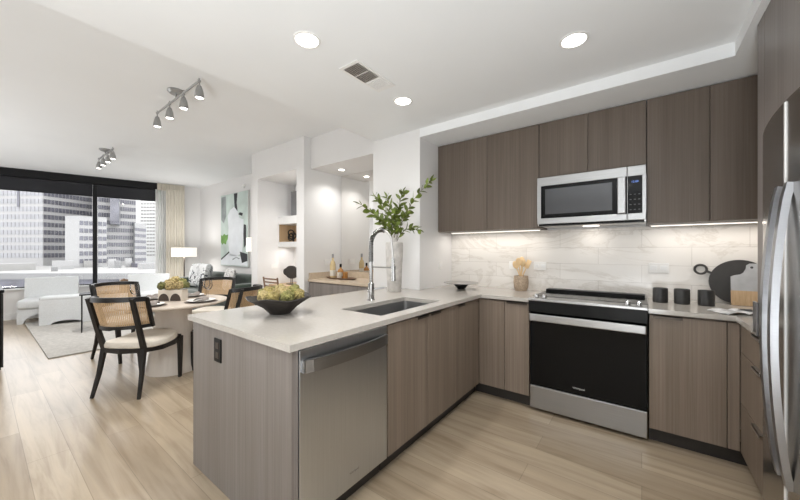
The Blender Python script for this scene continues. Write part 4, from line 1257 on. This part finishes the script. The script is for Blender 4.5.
lounge('white lounge chair nearer the curtain, behind the dining table', (-8.33, 2.14, .014), WROT - .25)
t = thing('ottoman', 'white ottoman with arched base in front of the left lounge chair', 'ottoman', (-8.36, 1.02, .014), WROT)
p = [(-.34, 0), (-.34, .44), (.34, .44), (.34, 0), (.20, 0)]
for k in range(1, 12):
    a = PI * k / 12; p.append((.20 * math.cos(a) * 1.0, .06 * math.sin(a)))
p.append((-.20, 0))
MB().prism_y(p, -.18, .18).build('arched_body', M['fabric_white'], t)
MB().box(-.345, .345, -.185, .185, .42, .485, bev=.028, seg=4).build('top_cushion', M['fabric_white'], t, True)

t = thing('side_table', 'thin black metal side table between the ottoman and dining chairs', 'table', (-7.15, 1.32, .014), -.15)
MB().box(-.19, .19, -.33, .33, .585, .605, bev=.003).build('table_top', M['bmetal'], t)
for sy in (-1, 1):
    MB().tube([(-.17, sy * .30, .006), (-.17, sy * .30, .59)], .008, 8).tube([(.17, sy * .30, .006), (.17, sy * .30, .59)], .008, 8).tube([(-.17, sy * .30, .008), (.17, sy * .30, .008)], .008, 8).build('leg_frame', M['bmetal'], t)
t = thing('wood_candle_holder', 'brown wooden block vase standing on the black side table', 'vase', (-7.07, 1.52, .619))
MB().box(-.05, .05, -.05, .05, 0, .20, bev=.006).build('block', M['walnut'], t)
MB().lathe([(.022, .20), (.022, .212), (.016, .212), (.016, .2)], seg=16, cap=False).build('rim', M['walnut'], t)

# ================================================================== DINING
TX0, TY0 = -4.14, 1.32
t = thing('dining_table', 'round pale dining table on a flared pedestal', 'table', (TX0, TY0, 0))
MB().lathe([(0, .715), (.47, .715), (.515, .728), (.522, .738), (.518, .75), (0, .75)], seg=72, cap=False).build('tabletop', M['tabletop'], t, True)
mb = MB(); seg = 96; rings = []
for z in [0, .01, .03] + [.06 + .65 * k / 18 for k in range(19)]:
    v = z / .712
    r = .150 + .105 * (1 - v) ** 1.25 + .02 * v ** 4
    if z == 0: r -= .004
    ring = []
    for k in range(seg):
        a = 2 * PI * k / seg
        fl = 1 + (.010 * math.cos(32 * a) if .02 < z < .7 else 0)
        ring.append(mb.bm.verts.new((r * fl * math.cos(a), r * fl * math.sin(a), z)))
    rings.append(ring)
for a, b_ in zip(rings, rings[1:]):
    for k in range(seg): mb.bm.faces.new((a[k], a[(k + 1) % seg], b_[(k + 1) % seg], b_[k]))
mb.bm.faces.new(rings[0][::-1]); mb.bm.faces.new(rings[-1])
mb.build('pedestal', M['pedestal'], t, True)

def make_chair(label):
    t = thing('dining_chair', label, 'chair', (0, 0, 0), 0, 'cane-back dining chairs')
    A, B = .238, .225
    def arcp(th, z):
        k = 1 + .10 * (z - .5)
        return Vector((A * k * math.sin(th), -.045 - B * k * math.cos(th) - .27 * (z - .46), z))
    T = math.radians(72)
    ths = [-T + 2 * T * k / 28 for k in range(29)]
    MB().tube([arcp(a, .872 + .012 * math.cos(a)) for a in ths], 1.0, flat=(.026, .042)).build('top_rail', M['bwood'], t)
    MB().tube([arcp(a, .628) for a in ths], 1.0, flat=(.022, .030)).build('bottom_rail', M['bwood'], t)
    for sg in (-1, 1):
        MB().tube([arcp(sg * T, .615), arcp(sg * T, .75), arcp(sg * T, .89)], 1.0, flat=(.026, .040)).build('back_post', M['bwood'], t)
    def sheet(u, v): return arcp(-T + 2 * T * u, .64 + .22 * v)
    MB().grid(sheet, 36, 4).build('cane_panel', M['cane'], t, True)
    for sg in (-1, 1):
        th = sg * math.radians(47)
        top = arcp(th, .89); md = arcp(th, .60)
        o_ = Vector((math.sin(th) * .022, -math.cos(th) * .022, 0))
        MB().tube([(sg * .215, -.285, 0), (sg * .198, -.235, .20), (sg * .185, -.200, .42), md + o_, top + o_], [.62, .85, 1.1, 1.0, .85], flat=(.028, .038)).build('rear_leg', M['bwood'], t)
        MB().tube([(sg * .205, .225, 0), (sg * .215, .215, .25), (sg * .22, .205, .43)], [.68, .95, 1.15], flat=(.036, .036)).build('front_leg', M['bwood'], t)
    # apron: curved frame that dips at the sides
    fr = MB()
    for sg in (-1, 1):
        fr.tube([(sg * .188, -.20, .405), (sg * .235, -.05, .392), (sg * .235, .10, .395), (sg * .215, .215, .425)], 1.0, flat=(.026, .042))
    fr.tube([(-.188, -.20, .405), (0, -.235, .402), (.188, -.20, .405)], 1.0, flat=(.026, .042)).tube([(-.22, .21, .425), (0, .232, .425), (.22, .21, .425)], 1.0, flat=(.026, .042))
    fr.build('seat_frame', M['bwood'], t)
    mb = MB()
    def prof(sc, z):
        p = []
        for k in range(40):
            a = 2 * PI * k / 40; e_ = 2 / 3.2
            x = .245 * sc * math.copysign(abs(math.cos(a)) ** e_, math.cos(a)); y = .245 * sc * math.copysign(abs(math.sin(a)) ** e_, math.sin(a))
            dz = -.016 * (1 - min(1, (y / .23) ** 2)) + .014 * max(0, y / .24)
            p.append((x, y - .0, z + dz))
        return p
    loft(mb, [prof(.90, .418), prof(1.0, .432), prof(1.01, .458), prof(.96, .480), prof(.80, .492), prof(.45, .497), prof(.12, .498)])
    mb.build('seat', M['cream'], t, True)
    return t
def face(dx, dy): return math.atan2(-dx, dy)
ch = make_chair('black dining chair with cane back nearest the camera, left of the peninsula')
ch.location = (-3.86, .97, 0); ch.rotation_euler.z = face(-.57, .82)
def put(x, y, dx, dy, label):
    c = copy_tree(ch); c.location = (x, y, 0); c.rotation_euler.z = face(dx, dy); c['label'] = label
put(-5.08, 1.13, .95, .30, 'black cane-back dining chair on the window side, behind the nearest chair')
put(-4.89, 2.00, .67, -.74, 'black cane-back dining chair on the far side of the table before the sofa')
put(-3.83, 1.72, -.85, -.53, 'black cane-back dining chair closest to the white niche wall, behind the peninsula')

ZT = .75
seats = [(-.57, .82, 'near left, by the nearest chair'), (.95, .30, 'on the window side of the table'), (.67, -.74, 'at the far side of the table'), (-.887, -.46, 'on the right by the niche wall')]
for dx, dy, lb in seats:
    q = Vector((-dx, -dy)).normalized(); c = Vector((TX0, TY0)) + q * .345; sd = Vector((q.y, -q.x))
    tag(MB().lathe([(0, 0), (.155, 0), (.158, .004), (0, .005)], seg=40, cap=False).build('placemat', M['placemat'], None, True), 'round taupe placemat ' + lb, 'placemat', 'placemats').location = (c.x, c.y, ZT)
    tag(MB().lathe([(0, 0), (.08, 0), (.135, .014), (.137, .017), (.085, .005), (0, .004)], seg=40, cap=False).build('dinner_plate', M['platewhite'], None, True), 'white dinner plate ' + lb, 'plate', 'dinner plates').location = (c.x, c.y, ZT + .006)
    nb = MB()
    def nap(u, v): return ((u - .5) * .17, (v - .5) * .10, .010 + .022 * math.sin(PI * v) ** .7 + .012 * math.sin(u * 9) * math.sin(PI * v))
    nb.solid(nap, 12, 8, (0, 0, .006)); o = nb.build('napkin', M['napkin'], None, True)
    o.location = (c.x, c.y, ZT + .008); o.rotation_euler.z = math.atan2(sd.y, sd.x) + .4
    tag(o, 'folded taupe napkin on the plate ' + lb, 'napkin', 'napkins')
    w = Vector((TX0, TY0)) + q * .26 + sd * (.215 if dx > -.8 else -.20)
    gt = thing('wine_glass', 'clear wine glass ' + lb, 'glass', (w.x, w.y, ZT), 0, 'wine glasses')
    MB().lathe([(.034, 0), (.034, .002), (.006, .006), (.004, .02), (.004, .095), (.010, .102)], seg=24).build('stem', M['wineglass'], gt, True)
    MB().lathe([(.008, .10), (.030, .118), (.042, .15), (.040, .19), (.033, .215), (.032, .215), (.039, .19), (.040, .15), (.029, .12), (.004, .104)], seg=28, cap=False).build('bowl', M['wineglass'], gt, True)
# centrepiece
t = thing('planter', 'cream rectangular planter with dark arches in the table centre', 'planter', (TX0 - .02, TY0, ZT), .70)
MB().box(-.125, .125, -.06, .06, 0, .125, bev=.004).build('box', M['planter'], t)
for sx in (-1, 1):
    poly = [(sx * .062 + .056 * math.cos(PI * k / 16), .006 + .080 * math.sin(PI * k / 16)) for k in range(17)]
    MB().prism_y(poly, -.064, -.059).build('arch_inlay', M['brownarch'], t)
for i, (x, y, z, r, m_, lb) in enumerate(((-.12, -.01, .185, .052, 'olive', 'olive leaf bunch at the left of the planter'), (.0, -.04, .19, .055, 'hydrangea', 'tan dried hydrangea head at the front of the planter'), (.09, -.02, .19, .050, 'hydrangea', 'tan dried hydrangea head right of the planter front'),
                                         (.01, .02, .235, .060, 'mosspale', 'pale dried hydrangea head at the top of the planter'), (.14, .01, .195, .045, 'olive', 'olive leaf bunch at the right of the planter'), (-.07, .03, .215, .048, 'hydrangea', 'tan dried hydrangea head behind left in the planter'), (.09, .03, .225, .045, 'mossdark', 'dark green bloom behind right in the planter'))):
    v = Matrix.Rotation(.70, 3, 'Z') @ Vector((x * .9, y, z - .022))
    o = bloom_mesh(r * .92, 55, 90 + i).build('dried_bloom', M[m_], None, True)
    o.location = (TX0 - .02 + v.x, TY0 + v.y, ZT + v.z)
    tag(o, lb, 'flower', 'dried flowers in the planter')
